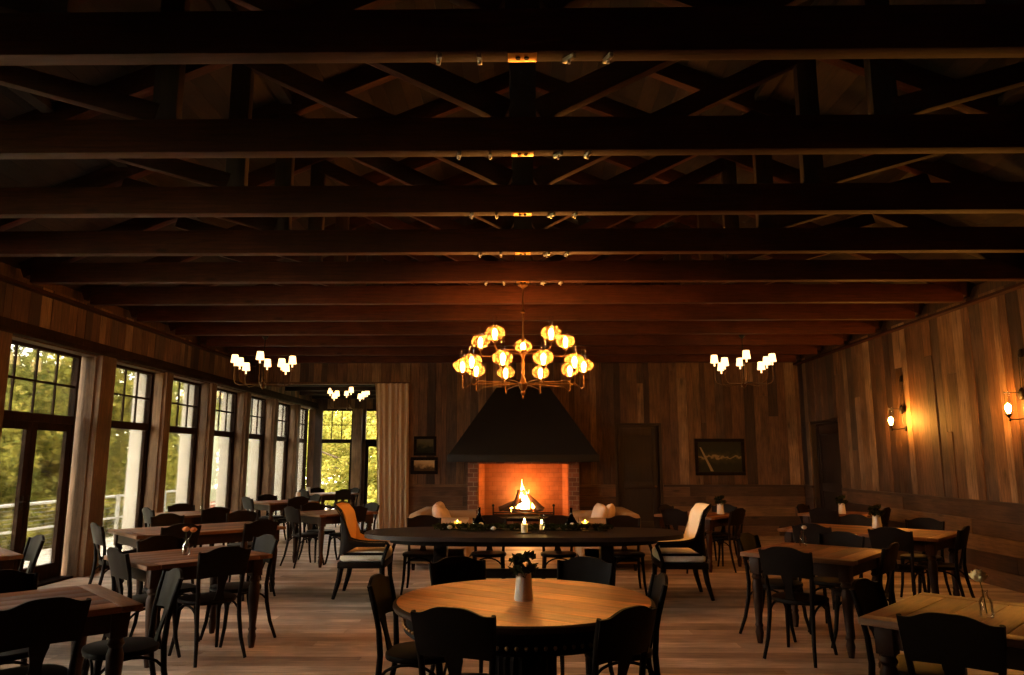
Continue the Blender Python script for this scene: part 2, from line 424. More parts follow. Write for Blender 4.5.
# left wall, posts and windows
XI = -5.97; XG = -6.24; ZW = 3.02
posts = [2.88, 4.71, 6.55, 8.45, 10.65, 12.5, 14.33, 16.17, 18.0, 19.83]   # far edge of each post; camera-end bays unseen, added so daylight reaches foreground
PW = .23
b = MB()
def lplace(u, v, z0, z1, d): b.box(XI-.05, u, z0, XI+.005+d, v, z1)
vboards(b, YR, YB, lambda a: ZW+.16, lambda a: ZT, lplace)
b.box(-6.34, YR, ZW-.02, XI-.05, YB+.2, ZT+.2); b.box(-6.34, YB+.2, ZW-.02, XI-.05, YA, ZT-.1)
vboards(b, YB+.15, YA, lambda a: ZW+.16, lambda a: 3.45, lplace)
vboards(b, YR, posts[0]-PW, lambda a: 0, lambda a: ZW, lplace); b.box(-6.2, YR, 0, XI-.05, posts[0]-PW, ZW+.05)
struct(b.build('wall_left', 'wall_v', smooth=False), 'upright boards above the row of tall windows', 'wall')
b = MB(); b.box(XI-.06, YR, ZW, XI+.05, YA-.02, ZW+.06, .006); b.box(XI-.06, YR, ZW+.06, XI+.025, YA-.02, ZW+.16, .006)
struct(b.build('trim_1', 'winframe'), 'dark head trim running over all the tall windows', 'trim')
pwid = lambda k: .36 if k == 4 else PW
for k, yp in enumerate(posts):
    pw = pwid(k)
    b = MB(); b.box(-6.3, yp-pw, 0, XI+(.03 if k == 4 else 0), yp, ZW, .006)
    b.box(-6.16, yp-pw-.03, 0, XI-.05, yp-pw, ZW-.02, .004)
    struct(b.build('wall_post', 'pillar'), 'weathered timber post on the window wall, number %s from the camera end' % ('one two three four five six seven eight nine ten eleven'.split()[k]), 'post')
    if k == 4: continue
    b = MB(); b.box(-6.52, yp-PW-.01, -.05, -6.3, yp+.02, 3.3, .004)
    struct(b.build('wall_pier', 'white_wall'), 'cream painted pier outside window post %s from the camera end' % ('one two three four five six seven eight nine ten eleven'.split()[k]), 'pier')

def window(name, label, W, cols, loc, rz, door=False, H=ZW):
    """local x along the wall, +y outwards"""
    t = thing(name, label, 'window', loc, rz, None, 'structure'); ZT0, ZT1 = 2.04, 2.15
    b = MB(); f = .055
    b.box(0, -.04, .0, f, .05, H); b.box(W-f, -.04, 0, W, .05, H); b.box(f, -.04, H-f, W-f, .05, H)
    b.box(f, -.06, ZT0, W-f, .05, ZT1, .004)
    b.build('frame', 'winframe', t)
    b = MB(); b.box(-.02, -.2, 0, W+.02, .06, .1 if not door else .03, .004); b.build('sill', 'winframe', t)
    b = MB()
    for k in range(1, cols):
        x = f+(W-2*f)*k/cols; b.box(x-.013, -.016, ZT1, x+.013, .006, H-f)
    zc = (ZT1+H-f)/2; b.box(f, -.022, zc-.013, W-f, .022, zc+.013); b.build('muntin_grid', 'winframe', t, smooth=False)
    b = MB(); b.box(f, -.004, ZT1, W-f, .004, H-f); b.build('pane', 'pane', t, smooth=False)
    if not door:
        b = MB(); b.box(f, -.02, .1, f+.035, .02, ZT0); b.box(W-f-.035, -.02, .1, W-f, .02, ZT0); b.box(f, -.02, .1, W-f, .02, .15); b.build('sash', 'winframe', t, smooth=False)
        b = MB(); b.box(f+.03, -.004, .14, W-f-.03, .004, ZT0); b.build('pane', 'pane', t, smooth=False)
    else:
        mid = W/2; s = .1
        for x0, x1, hs in ((f, mid-.004, 1), (mid+.004, W-f, 0)):
            b = MB(); b.box(x0, -.03, .03, x0+s, .02, ZT0); b.box(x1-s, -.03, .03, x1, .02, ZT0)
            b.box(x0+s, -.03, .03, x1-s, .02, .22); b.box(x0+s, -.03, ZT0-.1, x1-s, .02, ZT0)
            d = b.build('door_leaf', 'winframe', t, smooth=False)
            b = MB(); b.box(x0+s, -.006, .22, x1-s, .002, ZT0-.1); b.build('pane', 'pane', d, smooth=False)
            hx = x1-s/2 if hs else x0+s/2
            b = MB(); b.box(hx-.02, -.04, .95, hx+.02, -.03, 1.12, .003); b.tube([(hx, -.04, 1.05), (hx, -.075, 1.05), (hx+(-.09 if hs else .09), -.075, 1.05)], .008); b.build('handle', 'iron', d)
    return t
b = MB(); b.box(-6.52, YA-.1, -.05, -6.3, YA+.12, 3.3, .004); struct(b.build('wall_pier', 'white_wall'), 'cream painted pier outside the far corner of the bay room', 'pier')
ordn = 'first second third fourth fifth sixth seventh eighth ninth tenth'.split()
for k in range(len(posts)):
    y0 = posts[k]; y1 = (posts[k+1]-pwid(k+1)-(.08 if k == 3 else 0)) if k+1 < len(posts) else YA-.06
    dr = (k == 3)
    window('window_%d' % (k+1), ('glazed double garden door under a gridded transom in the window wall' if dr else
        'tall timber window with gridded upper sash, %s bay of the window wall' % (ordn[k] if k < 10 else 'eleventh')), y1-y0, 4, (XG, y0, 0), pi/2, dr)

# bay room (beyond the opening)
b = MB()
def aplace(u, v, z0, z1, d): b.box(u, YA-.02-d, z0, v, YA+.03, z1)
WA0, WA1, WB0, WB1 = -5.88, -4.9, -4.6, -3.5
vboards(b, -6.0, OX, lambda a: 0, lambda a: 3.45, aplace, cut=lambda a, e, z0, z1: [(ZW, z1)] if (WA0 < (a+e)/2 < WA1 or WB0 < (a+e)/2 < WB1) else [(z0, z1)])
b.box(-6.2, YA+.03, ZW, OX, YA+.12, 3.5); b.box(-6.2, YA+.03, 0, WA0, YA+.12, ZW); b.box(WA1, YA+.03, 0, WB0, YA+.12, ZW); b.box(WB1, YA+.03, 0, OX, YA+.12, ZW)
struct(b.build('wall_alcove', 'wall_v', smooth=False), 'far end wall of the bay room beyond the curtain', 'wall')
b = MB(); b.box(WA1+.02, YA-.2, 0, WB0-.02, YA-.02, ZW, .006); struct(b.build('wall_post', 'pillar'), 'timber post between the two end windows of the bay room', 'post')
window('window_11', 'timber window with gridded upper sash in the end wall of the bay room', WA1-WA0, 3, (WA0, YA+.06, 0), 0)
window('window_12', 'glazed door with transom half hidden by the taupe curtain', WB1-WB0, 3, (WB0, YA+.06, 0), 0, True)
b = MB()
vboards(b, YB+.15, YA, lambda a: 0, lambda a: 3.45, lambda u, v, z0, z1, d: b.box(OX-.03-d, u, z0, OX+.1, v, z1))
struct(b.build('wall_bay_side', 'wall_v', smooth=False), 'board side wall of the bay room behind the curtain', 'wall')
b = MB(); x = -6.2
while x < OX+.1: b.box(x+.002, YB+.15, 3.45, x+.148, YA+.12, 3.5); x += .15
b.box(-6.2, YB+.15, 3.5, OX+.1, YA+.12, 3.56)
for yy in (17.2, 18.4, 19.6, 20.8): b.box(-6.0, yy, 3.27, OX-.05, yy+.12, 3.45, .006)
struct(b.build('ceiling_alcove', 'roof', smooth=False), 'board ceiling with dark joists over the bay room', 'ceiling')

# rear wall and roof
b = MB()
vboards(b, -6.1, 6.1, lambda a: 0, lambda a: roof_z(a)-.02, lambda u, v, z0, z1, d: b.box(u, YR-.05, z0, v, YR, z1))
b.box(-6.2, YR-.15, 0, 6.2, YR-.05, 3.6); b.prism([(-6.2, 3.6), (6.2, 3.6), (0, RIDGE)], YR-.15, YR-.05, axis='Y')
struct(b.build('wall_rear', 'wall_v', smooth=False), 'board wall behind the camera', 'wall')
b = MB()
for sgn in (-1, 1):
    n = 38
    for k in range(n):
        x0, x1 = sgn*6.5*k/n, sgn*6.5*(k+1)/n
        y = YR
        while y < YB+.2:
            e = min(y+random.uniform(2.4, 4.5), YB+.2)
            p = (x0+sgn*.002, roof_z(x0)+.05), (x1-sgn*.002, roof_z(x1)+.05)
            b.prism([(p[0][0], p[0][1]), (p[1][0], p[1][1]), (p[1][0], p[1][1]+.03), (p[0][0], p[0][1]+.03)], y+.002, e-.002, axis='Y'); y = e
b.prism([(-7.1, roof_z(7.1)+.09), (0, RIDGE+.1), (7.1, roof_z(7.1)+.09), (0, RIDGE+.25)], YR-.3, YB+.3, axis='Y')
struct(b.build('ceiling', 'roof', smooth=False), 'sloping plank underside of the roof above the trusses', 'ceiling')
b = MB(); b.box(-6.9, YB+.3, 3.56, OX+.3, YA+.6, 3.7); struct(b.build('roof_bay', 'roofing', smooth=False), 'flat roof over the bay room', 'roof')

# roof trusses
ZB = 3.61; HB = .24; TB = .11
def make_truss():
    t = thing('roof_truss', 'dark timber roof truss', 'truss', (0,0,0), 0, None, 'structure')
    b = MB(); b.box(-5.78, 0, ZB, 5.78, TB, ZB+HB, .008); b.build('tie_beam', 'beam', t)
    zt = ZB+HB
    for s in (-1, 1):
        b = MB(); b.bar((s*5.9, TB/2, roof_z(5.9)-.05), (0, TB/2, RIDGE-.05), .11, .2, bev=.006); b.build('rafter', 'beam', t)
        b = MB(); b.box(s*2.45-.085, .01, zt, s*2.45+.085, TB-.01, roof_z(2.45)-.12, .006); b.build('queen_post', 'beam_z', t)
        b = MB(); b.bar((s*.1, TB/2, zt+.05), (s*2.4, TB/2, roof_z(2.4)-.22), .1, .16, bev=.006); b.build('strut', 'beam', t)
        b = MB(); b.bar((s*2.5, TB/2, zt+.05), (s*4.1, TB/2, roof_z(4.1)-.2), .1, .14, bev=.006); b.build('strut', 'beam', t)
    b = MB(); b.box(-.09, .005, zt, .09, TB-.005, RIDGE-.2, .006); b.build('king_post', 'beam_z', t)
    b = MB(); b.box(-.075, .01, ZB-.006, .075, TB-.01, ZB, .002); pl = b.build('brass_plate', 'brass', t)
    b = MB()
    for x in (-.022, .022): b.lathe([(.012, ZB-.014), (.014, ZB-.006)], 8, (x, TB/2, 0))
    b.build('bolt', 'iron', pl)
    for x, a in ((-.43, .2), (-.22, 0), (.24, .7), (.44, .35)):
        m = Matrix.Translation((x, TB/2, ZB-.012)) @ Matrix.Rotation(a, 4, 'Z')
        b = MB(); b.box(-.012, -.04, -.012, .012, .04, .012, .003, m); b.tube([m @ Vector((0, 0, -.01)), m @ Vector((0, .0, -.03))], .008, 8); b.build('steel_clip', 'steel', t)
    return t
tr = make_truss()
TY = [-2.58, -1.37, -.16, 1.05, 2.26, 3.47, 4.69, 5.94, 7.15, 8.36, 9.58, 10.79, 12.03, 13.25, 14.46, 15.62]
n = 0
for k, yt in enumerate(TY):
    o = tr if k == 0 else dup(tr)
    if yt > 9:
        for c in list(o.children):
            if c.name.startswith(('brass_plate', 'steel_clip')):
                for g in list(c.children): bpy.data.objects.remove(g)
                bpy.data.objects.remove(c)
    o.location = (0, yt, 0)
    o['label'] = ('dark timber roof truss overhead, behind the camera %s' % ordn[k]) if yt < 2.3 else 'dark timber roof truss, %s across the ceiling counted from the camera' % ordn[k-5] if k-5 < 10 else 'dark timber roof truss set against the back wall over the fireplace'
b = MB()
for x in (-4.1, -2.45, 0, 2.45, 4.1):
    z = roof_z(x)-.03 if x else RIDGE-.22
    b.box(x-.06, YR+.05, z-.0, x+.06, YB-.06, z+.07)
struct(b.build('ceiling_purlins', 'roof', smooth=False), 'long purlins running under the roof planks', 'ceiling')
b = MB(); b.box(XI-.05, YR, ZB-.035, XI+.13, YB-.06, ZB-.002); b.box(XW-.13, YR, ZB-.035, XW+.02, YB-.06, ZB-.002)
struct(b.build('trim_2', 'beam', smooth=False), 'wall plates that carry the truss ends', 'trim')

# ------------------------------------------------------------------ fireplace
t = thing('fireplace', 'brick fireplace with raised hearth in the middle of the back wall', 'fireplace', (0, YB, 0), 0, None, None)
FY = -.45; OW = .94; HZ = .42
b = MB()
b.box(-FX, FY, 0, -OW, -.06, 1.52); b.box(OW, FY, 0, FX, -.06, 1.52); b.box(-OW, FY, 1.36+.12, OW, -.06, 1.52)
b.build('brick_surround', 'brick', t, smooth=False)
b = MB(); b.box(-OW, -.09, HZ, OW, -.06, 1.48)
b.prism([(-OW, -.36), (-OW+.02, -.36), (-OW+.12, -.09), (-OW, -.09)], HZ, 1.48); b.prism([(OW-.02, -.36), (OW, -.36), (OW, -.09), (OW-.12, -.09)], HZ, 1.48)
b.build('firebox', 'firebrick', t, smooth=False)
b = MB(); b.box(-FX-.1, FY-.45, 0, FX+.1, FY, HZ-.06); b.box(-OW, FY, 0, OW, -.06, HZ-.06); b.build('hearth_base', 'brick', t, smooth=False)
b = MB(); b.box(-FX-.14, FY-.5, HZ-.06, FX+.14, FY, HZ, .008); b.box(-OW, FY, HZ-.06, OW, -.09, HZ); b.build('hearth_slab', 'slate', t)
h = thing('fireplace_hood', 'big tapered black steel hood over the open fire', 'hood', (0, YB, 0))
b = MB(); y0 = -1.0
lo = [(-1.5, y0, 1.66), (1.5, y0, 1.66), (1.5, -.06, 1.66), (-1.5, -.06, 1.66)]
hi = [(-.56, -.42, 3.07), (.56, -.42, 3.07), (.56, -.06, 3.07), (-.56, -.06, 3.07)]
lov = [b.bm.verts.new(p) for p in lo]; hiv = [b.bm.verts.new(p) for p in hi]
for k in range(4): b.bm.faces.new((lov[k], lov[(k+1)%4], hiv[(k+1)%4], hiv[k]))
b.bm.faces.new(hiv)
b.bm.faces.new(lov[::-1])
b.build('canopy', 'hood', h, smooth=False)
b = MB(); b.box(-1.52, y0-.02, 1.52, 1.52, y0+.04, 1.67, .005); b.box(-1.52, y0+.04, 1.52, -1.46, -.06, 1.67, .005); b.box(1.46, y0+.04, 1.52, 1.52, -.06, 1.67, .005); b.build('skirt_band', 'hood', h)
# grate, logs, fire
g = thing('fire_grate', 'black iron log grate standing on the hearth', 'grate', (.0, YB-.33, HZ+.004))
b = MB()
for s in (-1, 1):
    b.tube([(s*.62, -.12, 0), (s*.62, -.12, .2)], .016, 8); b.ball((s*.62, -.12, .215), .03, .03, .03); b.tube([(s*.62, -.12, .04), (s*.62, .16, .04)], .012, 8); b.tube([(s*.62, .16, 0), (s*.62, .16, .05)], .012, 8)
b.build('andiron', 'iron', g)
b = MB()
for z in (.03, .07): b.tube([(-.62, -.12, z), (.62, -.12, z)], .012, 8)
for k in range(9): b.tube([(-.56+.14*k, -.12, .055), (-.56+.14*k, .14, .055)], .008, 6)
b.build('bar', 'iron', g)
logs = [((-.5, -.04, .13), (-.02, .0, .32), .06, 'charred log leaning in from the curtain side of the fire'), ((.42, -.05, .125), (-.03, .03, .5), .05, 'charred log leaning in from the door side of the fire'),
        ((-.17, -.08, .2), (-.08, -.03, .52), .045, 'charred stick standing upright in the flames'), ((-.4, .08, .125), (.4, .09, .125), .05, 'charred log lying level at the back of the grate'),
        ((-.25, -.06, .11), (.3, -.03, .11), .035, 'charred log lying level at the front of the grate')]
for p, q, r, lab in logs:
    b = MB(); p, q = Vector(p), Vector(q); pts = [p.lerp(q, k/6)+Vector((random.uniform(-.008, .008), random.uniform(-.005, .005), random.uniform(-.008, .008))) for k in range(7)]
    b.tube(pts, [r*random.uniform(.85, 1.08) for _ in pts], 10); o = b.build('log', 'log'); o.location = g.location; tag(o, lab, 'log', 'logs on the fire')
b = MB()
for k in range(22): b.ball((random.uniform(-.25, .25), random.uniform(-.05, .1), random.uniform(.1, .13)), random.uniform(.02, .035), .022, .016, 7, 5)
o = b.build('embers', 'ember'); o.location = g.location; tag(o, 'glowing red embers heaped under the logs', 'embers', None, 'stuff')
f = thing('fire', 'yellow flames rising from the logs in the fireplace', 'fire', g.location)
def tongue(x, y, z, h, w, mat, ph):
    b = MB(); pts = []; rad = []
    for k in range(11):
        u = k/10; pts.append((x+sin(u*5+ph)*w*.5*u, y, z+h*u)); rad.append(max(.003, w*(sin(pi*min(1, u*.85+.18))**1.3)*(1-u*.45)))
    b.tube(pts, rad, 10, flat=(1, .5)); return b.build('flame', mat, f)
tongue(.0, .05, .12, .62, .075, 'flame', .3); tongue(-.03, .0, .12, .48, .06, 'flame_core', 1.2); tongue(.09, .03, .1, .42, .06, 'flame', 2.5)
tongue(.05, -.02, .14, .34, .045, 'flame_core', 4); tongue(-.12, .05, .1, .3, .045, 'flame', 5.2); tongue(.2, .06, .08, .2, .04, 'flame', .9); tongue(-.24, .05, .08, .17, .035, 'flame', 3.3)
def lamp(name, loc, energy, color, r=.05, parent=None):
    l = bpy.data.lights.new(name, 'POINT'); l.energy = energy; l.color = color; l.shadow_soft_size = r
    o = bpy.data.objects.new(name, l); COL.objects.link(o); o.location = loc
    if parent: o.parent = parent
    return o
lamp('fire_light', (0, -.06, .45), 95, (1., .31, .05), .12, f)

# ------------------------------------------------------------------ curtain, pictures
b = MB()
def cu(u, v, o):
    z = 3.19*(1-v)+.02*v; wl = -3.19+.12*v**.7; wr = -2.46+.05*v
    x = wl+(wr-wl)*u; y = YB-.12+.055*sin(u*2*pi*6+.7*sin(v*2.4)+.5*sin(u*9))*(.5+.5*v)+.014*sin(u*23+v*2)
    return (x, y+o, z)
b.sheet(lambda u, v: cu(u, v, 0), lambda u, v: cu(u, v, .006), 120, 16)
tag(b.build('curtain', 'curtain', angle=80), 'taupe pleated curtain hanging full height at the bay room opening', 'curtain')

def paint(name, mode):
    m, nt, bs = newmat(name); N = nt.nodes; L = nt.links
    tc = N.new('ShaderNodeTexCoord'); n = N.new('ShaderNodeTexNoise'); n.inputs['Scale'].default_value = 7; n.inputs['Detail'].default_value = 6
    L.new(tc.outputs['Object'], n.inputs['Vector'])
    sp = N.new('ShaderNodeSeparateXYZ'); L.new(tc.outputs['Object'], sp.inputs[0])
    a = N.new('ShaderNodeMath'); a.operation = 'MULTIPLY_ADD'; a.inputs[1].default_value = 3.2 if mode else 4.5; a.inputs[2].default_value = .02
    L.new(sp.outputs['Z'], a.inputs[0])
    s = N.new('ShaderNodeMath'); s.operation = 'ADD'; L.new(a.outputs[0], s.inputs[0]); L.new(n.outputs['Fac'], s.inputs[1])
    r = N.new('ShaderNodeValToRGB'); e = r.color_ramp.elements
    cols = [(0, srgb(44, 42, 24)), (.40, srgb(64, 58, 34)), (.52, srgb(150, 126, 84)), (.60, srgb(66, 60, 38)), (.9, srgb(48, 46, 30))] if mode == 1 else \
           [(0, srgb(70, 52, 34)), (.4, srgb(84, 66, 44)), (.6, srgb(196, 160, 112)), (1, srgb(214, 184, 136))] if mode == 2 else \
           [(0, srgb(26, 28, 18)), (.45, srgb(40, 40, 26)), (.6, srgb(84, 76, 50)), (1, srgb(92, 88, 62))]
    while len(e) < len(cols): e.new(.5)
    for k, (p, c) in enumerate(cols): e[k].position = p; e[k].color = c
    L.new(s.outputs[0], r.inputs['Fac']); L.new(r.outputs[0], bs.inputs['Base Color']); bs.inputs['Roughness'].default_value = .8; bs.inputs['Specular IOR Level'].default_value = .1
    return m
def picture(label, x0, z0, x1, z1, fw, mode):
    t = thing('picture', label, 'picture', ((x0+x1)/2, YB-.035, (z0+z1)/2)); w, h = (x1-x0)/2, (z1-z0)/2
    b = MB()
    for a in ((-w, -h, w, -h+fw), (-w, h-fw, w, h), (-w, -h+fw, -w+fw, h-fw), (w-fw, -h+fw, w, h-fw)): b.box(a[0], -.035, a[1], a[2], 0, a[3], .006)
    b.build('frame', 'darkwood', t)
    b = MB(); b.box(-w+fw, -.012, -h+fw, w-fw, -.002, h-fw); cv = b.build('canvas', paint('painted scene', mode), t, smooth=False)
    if mode == 1:
        b = MB(); b.prism([(-.42, .2), (-.39, .2), (-.14, -.3), (-.2, -.3)], -.014, -.0125, axis='Y'); b.build('pale_path', plain('pale paint', srgb(140, 118, 78), .5), cv, smooth=False)
picture('wide dark landscape painting on the back wall beside the dark door', 3.64, 1.24, 4.69, 2.01, .07, 1)
picture('small dark framed picture, upper of the pair beside the curtain', -2.34, 1.65, -1.86, 2.06, .06, 3)
picture('small framed landscape, lower of the pair beside the curtain', -2.4, 1.26, -1.82, 1.62, .07, 2)

# ------------------------------------------------------------------ chandeliers
def big_chandelier():
    X, Y = 0, 8.5
    t = thing('chandelier', 'large brass chandelier with fifteen amber glass globes', 'chandelier', (X, Y, 0))
    b = MB(); b.lathe([(.001, 3.6), (.06, 3.6), (.06, 3.585), (.02, 3.56), (.012, 3.54)], 20); b.build('ceiling_canopy', 'oldbrass', t)
    b = MB(); b.tube([(0, 0, 3.55), (0, 0, 2.8)], .009, 10); b.lathe([(.009, 3.3), (.025, 3.285), (.025, 3.265), (.009, 3.25)], 12); b.build('rod', 'oldbrass', t)
    b = MB(); b.lathe([(.009, 2.84), (.018, 2.82), (.034, 2.78), (.02, 2.74), (.013, 2.7), (.024, 2.66), (.013, 2.62), (.018, 2.56), (.012, 2.52), (.03, 2.47), (.055, 2.42), (.04, 2.37), (.02, 2.345), (.026, 2.32), (.008, 2.29), (.013, 2.265), (.001, 2.25)], 20)
    b.build('column', 'oldbrass', t)
    specs = [(R(18+36*k-90), .70, 2.64, 2.42, 0) for k in range(10)] + [(R(36+72*k-90), .53, 2.95, 2.77, 1) for k in range(5)]
    for a, r, zl, zh, up in specs:
        d = Vector((cos(a), sin(a), 0))
        b = MB(); P = lambda rr, z: d*rr+Vector((0, 0, z))
        if up: pts = [P(.03, zh), P(.15, zh+.03), P(.3, zh+.02), P(r-.12, zh-.01), P(r-.03, zh+.0), P(r, zh+.04), P(r, zl-.085)]
        else: pts = [P(.05, zh), P(.3, zh+.01), P(r-.09, zh), P(r-.03, zh-.05), P(r, zh-.03), P(r, zh+.04), P(r, zl-.085)]
        b.tube(pts, .0052, 8); b.lathe([(.008, zl-.11), (.03, zl-.095), (.034, zl-.082), (.02, zl-.078)], 14, d*r); arm = b.build('arm', 'oldbrass', t)
        b = MB(); b.lathe([(.035, zl-.08), (.075, zl-.066), (.105, zl-.03), (.112, zl), (.1, zl+.035), (.066, zl+.066), (.038, zl+.076)], 30, d*r)
        bmesh.ops.delete(b.bm, geom=[f for f in b.bm.faces if len(f.verts) > 4], context='FACES_ONLY'); b.build('globe', 'globe', arm, 80)
        b = MB(); b.lathe([(.03, zl+.07), (.024, zl+.1), (.024, zl+.19)], 14, d*r)
        bmesh.ops.delete(b.bm, geom=[f for f in b.bm.faces if len(f.verts) > 4], context='FACES_ONLY'); b.build('chimney', 'clear', arm, 80)
        b = MB(); b.lathe([(.006, zl-.078), (.014, zl-.06), (.024, zl-.02), (.026, zl+.005), (.016, zl+.03), (.004, zl+.045)], 12, d*r); b.build('bulb', 'bulb', arm, 80)
big_chandelier()
def small_chandelier(label, X, Y, ztop, zhub, phase, r=.46):
    t = thing('chandelier', label, 'chandelier', (X, Y, 0), 0, 'eight light shaded chandeliers')
    b = MB(); b.lathe([(.001, ztop), (.05, ztop), (.05, ztop-.02), (.02, ztop-.05), (.01, ztop-.06)], 16); b.build('ceiling_canopy', 'iron', t)
    b = MB(); b.tube([(0, 0, ztop-.05), (0, 0, zhub)], .008, 8); b.build('rod', 'iron', t)
    b = MB(); b.lathe([(.008, zhub+.12), (.03, zhub+.08), (.02, zhub+.05), (.05, zhub), (.03, zhub-.04), (.012, zhub-.07), (.001, zhub-.09)], 16); b.build('hub', 'bronze', t)
    for k in range(8):
        a = R(phase+45*k-90); d = Vector((cos(a), sin(a), 0)); zs = zhub+(.40 if k % 2 == 0 else .31)
        P = lambda rr, z: d*rr+Vector((0, 0, z))
        b = MB(); b.tube([P(.03, zhub), P(.2, zhub-.01), P(r-.1, zhub-.02), P(r-.03, zhub+.01), P(r, zhub+.07), P(r, zs-.1)], .007, 8)
        b.lathe([(.006, zs-.13), (.022, zs-.115), (.024, zs-.105)], 12, d*r); arm = b.build('arm', 'bronze', t)
        b = MB(); b.lathe([(.013, zs-.105), (.013, zs-.02)], 10, d*r); b.build('candle_sleeve', 'shade', arm)
        b = MB(); b.lathe([(.066, zs-.045), (.05, zs+.085)], 16, d*r); b.build('lamp_shade', 'shade', arm)
small_chandelier('shaded chandelier hanging near the garden windows in the main hall', -4.33, 12.2, ZB, 2.8, 12)
small_chandelier('shaded chandelier hanging by the right board wall', 3.64, 12.2, ZB, 2.8, -10)
small_chandelier('shaded chandelier hanging in the bay room beyond the opening', -4.4, 18.6, 3.45, 2.85, 20)

def sconce(label, Y):
    t = thing('wall_lamp', label, 'wall lamp', (XW-.035, Y, 0), 0, 'pulley lamps on the right wall')
    b = MB(); b.box(-.02, -.035, 2.76, 0, .035, 2.86, .005); b.box(-.02, -.03, 2.0, 0, .03, 2.08, .005); b.build('wall_plate', 'iron', t)
    b = MB(); b.tube([(-.025, .02, 2.8), (-.04, .02, 2.36)], .004, 6); b.tube([(-.025, -.02, 2.8), (-.04, -.02, 2.36)], .004, 6); b.tube([(-.03, 0, 2.36), (-.035, .015, 2.15), (-.015, 0, 2.05)], .004, 6); b.build('cord', 'iron', t)
    b = MB(); b.lathe([(.002, 2.255), (.03, 2.27), (.04, 2.32), (.034, 2.37), (.015, 2.4), (.002, 2.41)], 14, (-.045, 0, 0)); b.build('pulley_weight', 'iron', t)
    b = MB(); b.tube([(-.045, 0, 2.34), (-.195, 0, 2.345)], .006, 6); b.build('upper_arm', 'iron', t); b = MB(); b.loop([(-.225+.03*cos(a*pi/8), .03*sin(a*pi/8), 2.345) for a in range(16)], .004, 6); b.build('chimney_ring', 'iron', t); b = MB(); b.tube([(-.01, 0, 2.04), (-.12, 0, 2.03), (-.2, 0, 2.03), (-.225, 0, 2.05), (-.225, 0, 2.09)], .007, 8); b.build('lower_arm', 'iron', t)
    b = MB(); b.lathe([(.008, 2.05), (.035, 2.085), (.04, 2.095), (.015, 2.1)], 14, (-.225, 0, 0)); b.ball((-.215, 0, 2.02), .014, .014, .014); b.build('lamp_cup', 'iron', t)
    b = MB(); b.lathe([(.01, 2.1), (.02, 2.12), (.032, 2.16), (.026, 2.195), (.006, 2.215)], 14, (-.225, 0, 0)); b.build('bulb', 'bulb_wall', t, 80)
    b = MB(); b.lathe([(.038, 2.1), (.042, 2.15), (.03, 2.24), (.028, 2.36)], 14, (-.225, 0, 0))
    bmesh.ops.delete(b.bm, geom=[f for f in b.bm.faces if len(f.verts) > 4], context='FACES_ONLY'); b.build('chimney', 'clear', t, 80)
sconce('iron pulley wall lamp nearer the back corner', 11.6); sconce('iron pulley wall lamp at the right edge of the photo', 8.79)

# ------------------------------------------------------------------ chairs
def make_chair():
    t = thing('dining_chair', 'dark bentwood chair', 'chair', (0,0,0))
    b = MB(); out = []
    for k in range(28):
        a = k*2*pi/28; c, s_ = cos(a), sin(a)
        x = .215*(abs(c)**.75)*(1 if c >= 0 else -1)*(1-.1*(s_ < 0)*abs(s_)); y = .205*(abs(s_)**.75)*(1 if s_ >= 0 else -1)
        out.append((x, y+.01))
    b.prism(out, .425, .46, .01); b.build('seat', 'darkwood', t)
    for s in (-1, 1):
        b = MB(); b.tube([(s*.165, .15, .43), (s*.17, .165, .3), (s*.178, .18, .15), (s*.195, .215, 0)], [.021, .018, .016, .013], 10); b.build('leg', 'darkwood', t)
        b = MB(); b.tube([(s*.2, -.285, 0), (s*.18, -.235, .15), (s*.172, -.2, .32), (s*.17, -.19, .46), (s*.18, -.2, .6), (s*.195, -.225, .74), (s*.205, -.25, .845)], [.013, .016, .018, .018, .016, .015, .012], 10); b.build('leg', 'darkwood', t)
    def pr(u, v, o):
        w = (u-.5)*2; zb = .635+.012*(1-w*w); q = max(0., cos(min(1, abs(w)/.82)*pi/2)); zt = .842+.036*q*q*(3-2*q)*1.0
        z = zb+(zt-zb)*v
        return (w*(.195+.018*v), -.212-.05*v-.028*(1-w*w)+o+.004, z)
    b = MB(); b.sheet(lambda u, v: pr(u, v, .009), lambda u, v: pr(u, v, -.009), 24, 6); b.build('backrest', 'darkwood', t, 50)
    def sp(u, v, o):
        w = (u-.5)*2; hw = .046-.018*sin(pi*min(1, v*1.1)); return (w*hw, -.175-.055*v-.006+o, .45+.2*v)
    b = MB(); b.sheet(lambda u, v: sp(u, v, .006), lambda u, v: sp(u, v, -.006), 4, 8); b.build('splat', 'darkwood', t, 50)
    fl, rl = lambda s, z: Vector((s*(.165+.02*(.43-z)/.3), .15+.035*(.43-z)/.3, z)), lambda s, z: Vector((s*(.17+.006*(.43-z)/.3), -.19-.03*(.43-z)/.3, z))
    for A, B in ((fl(-1, .2), fl(1, .2)), (fl(-1, .22), rl(-1, .22)), (fl(1, .22), rl(1, .22))):
        pts = []
        for k in range(13):
            q = k/12; p = A.lerp(B, .5-.5*cos(q*pi)); p.z = A.z+(.415-A.z)*sin(q*pi)**.6; pts.append(p)
        b = MB(); b.tube(pts, .009, 8); b.build('bentwood_brace', 'darkwood', t)
    return t
CH = make_chair(); used = [False]
def chair(x, y, face, label, group):
    """FACE: direction in degrees that the sitter looks"""
    rz = R(face-90)
    if not used[0]:
        used[0] = True; CH.location = (x, y, 0); CH.rotation_euler = (0, 0, rz); CH['label'] = label; CH['group'] = group; return CH
    return dup(CH, (x, y, 0), rz, label, group)
def chair_back(bx, by, face, label, group):
    """place by where its backrest is"""
    a = R(face); return chair(bx+cos(a)*.25, by+sin(a)*.25, face, label, group)

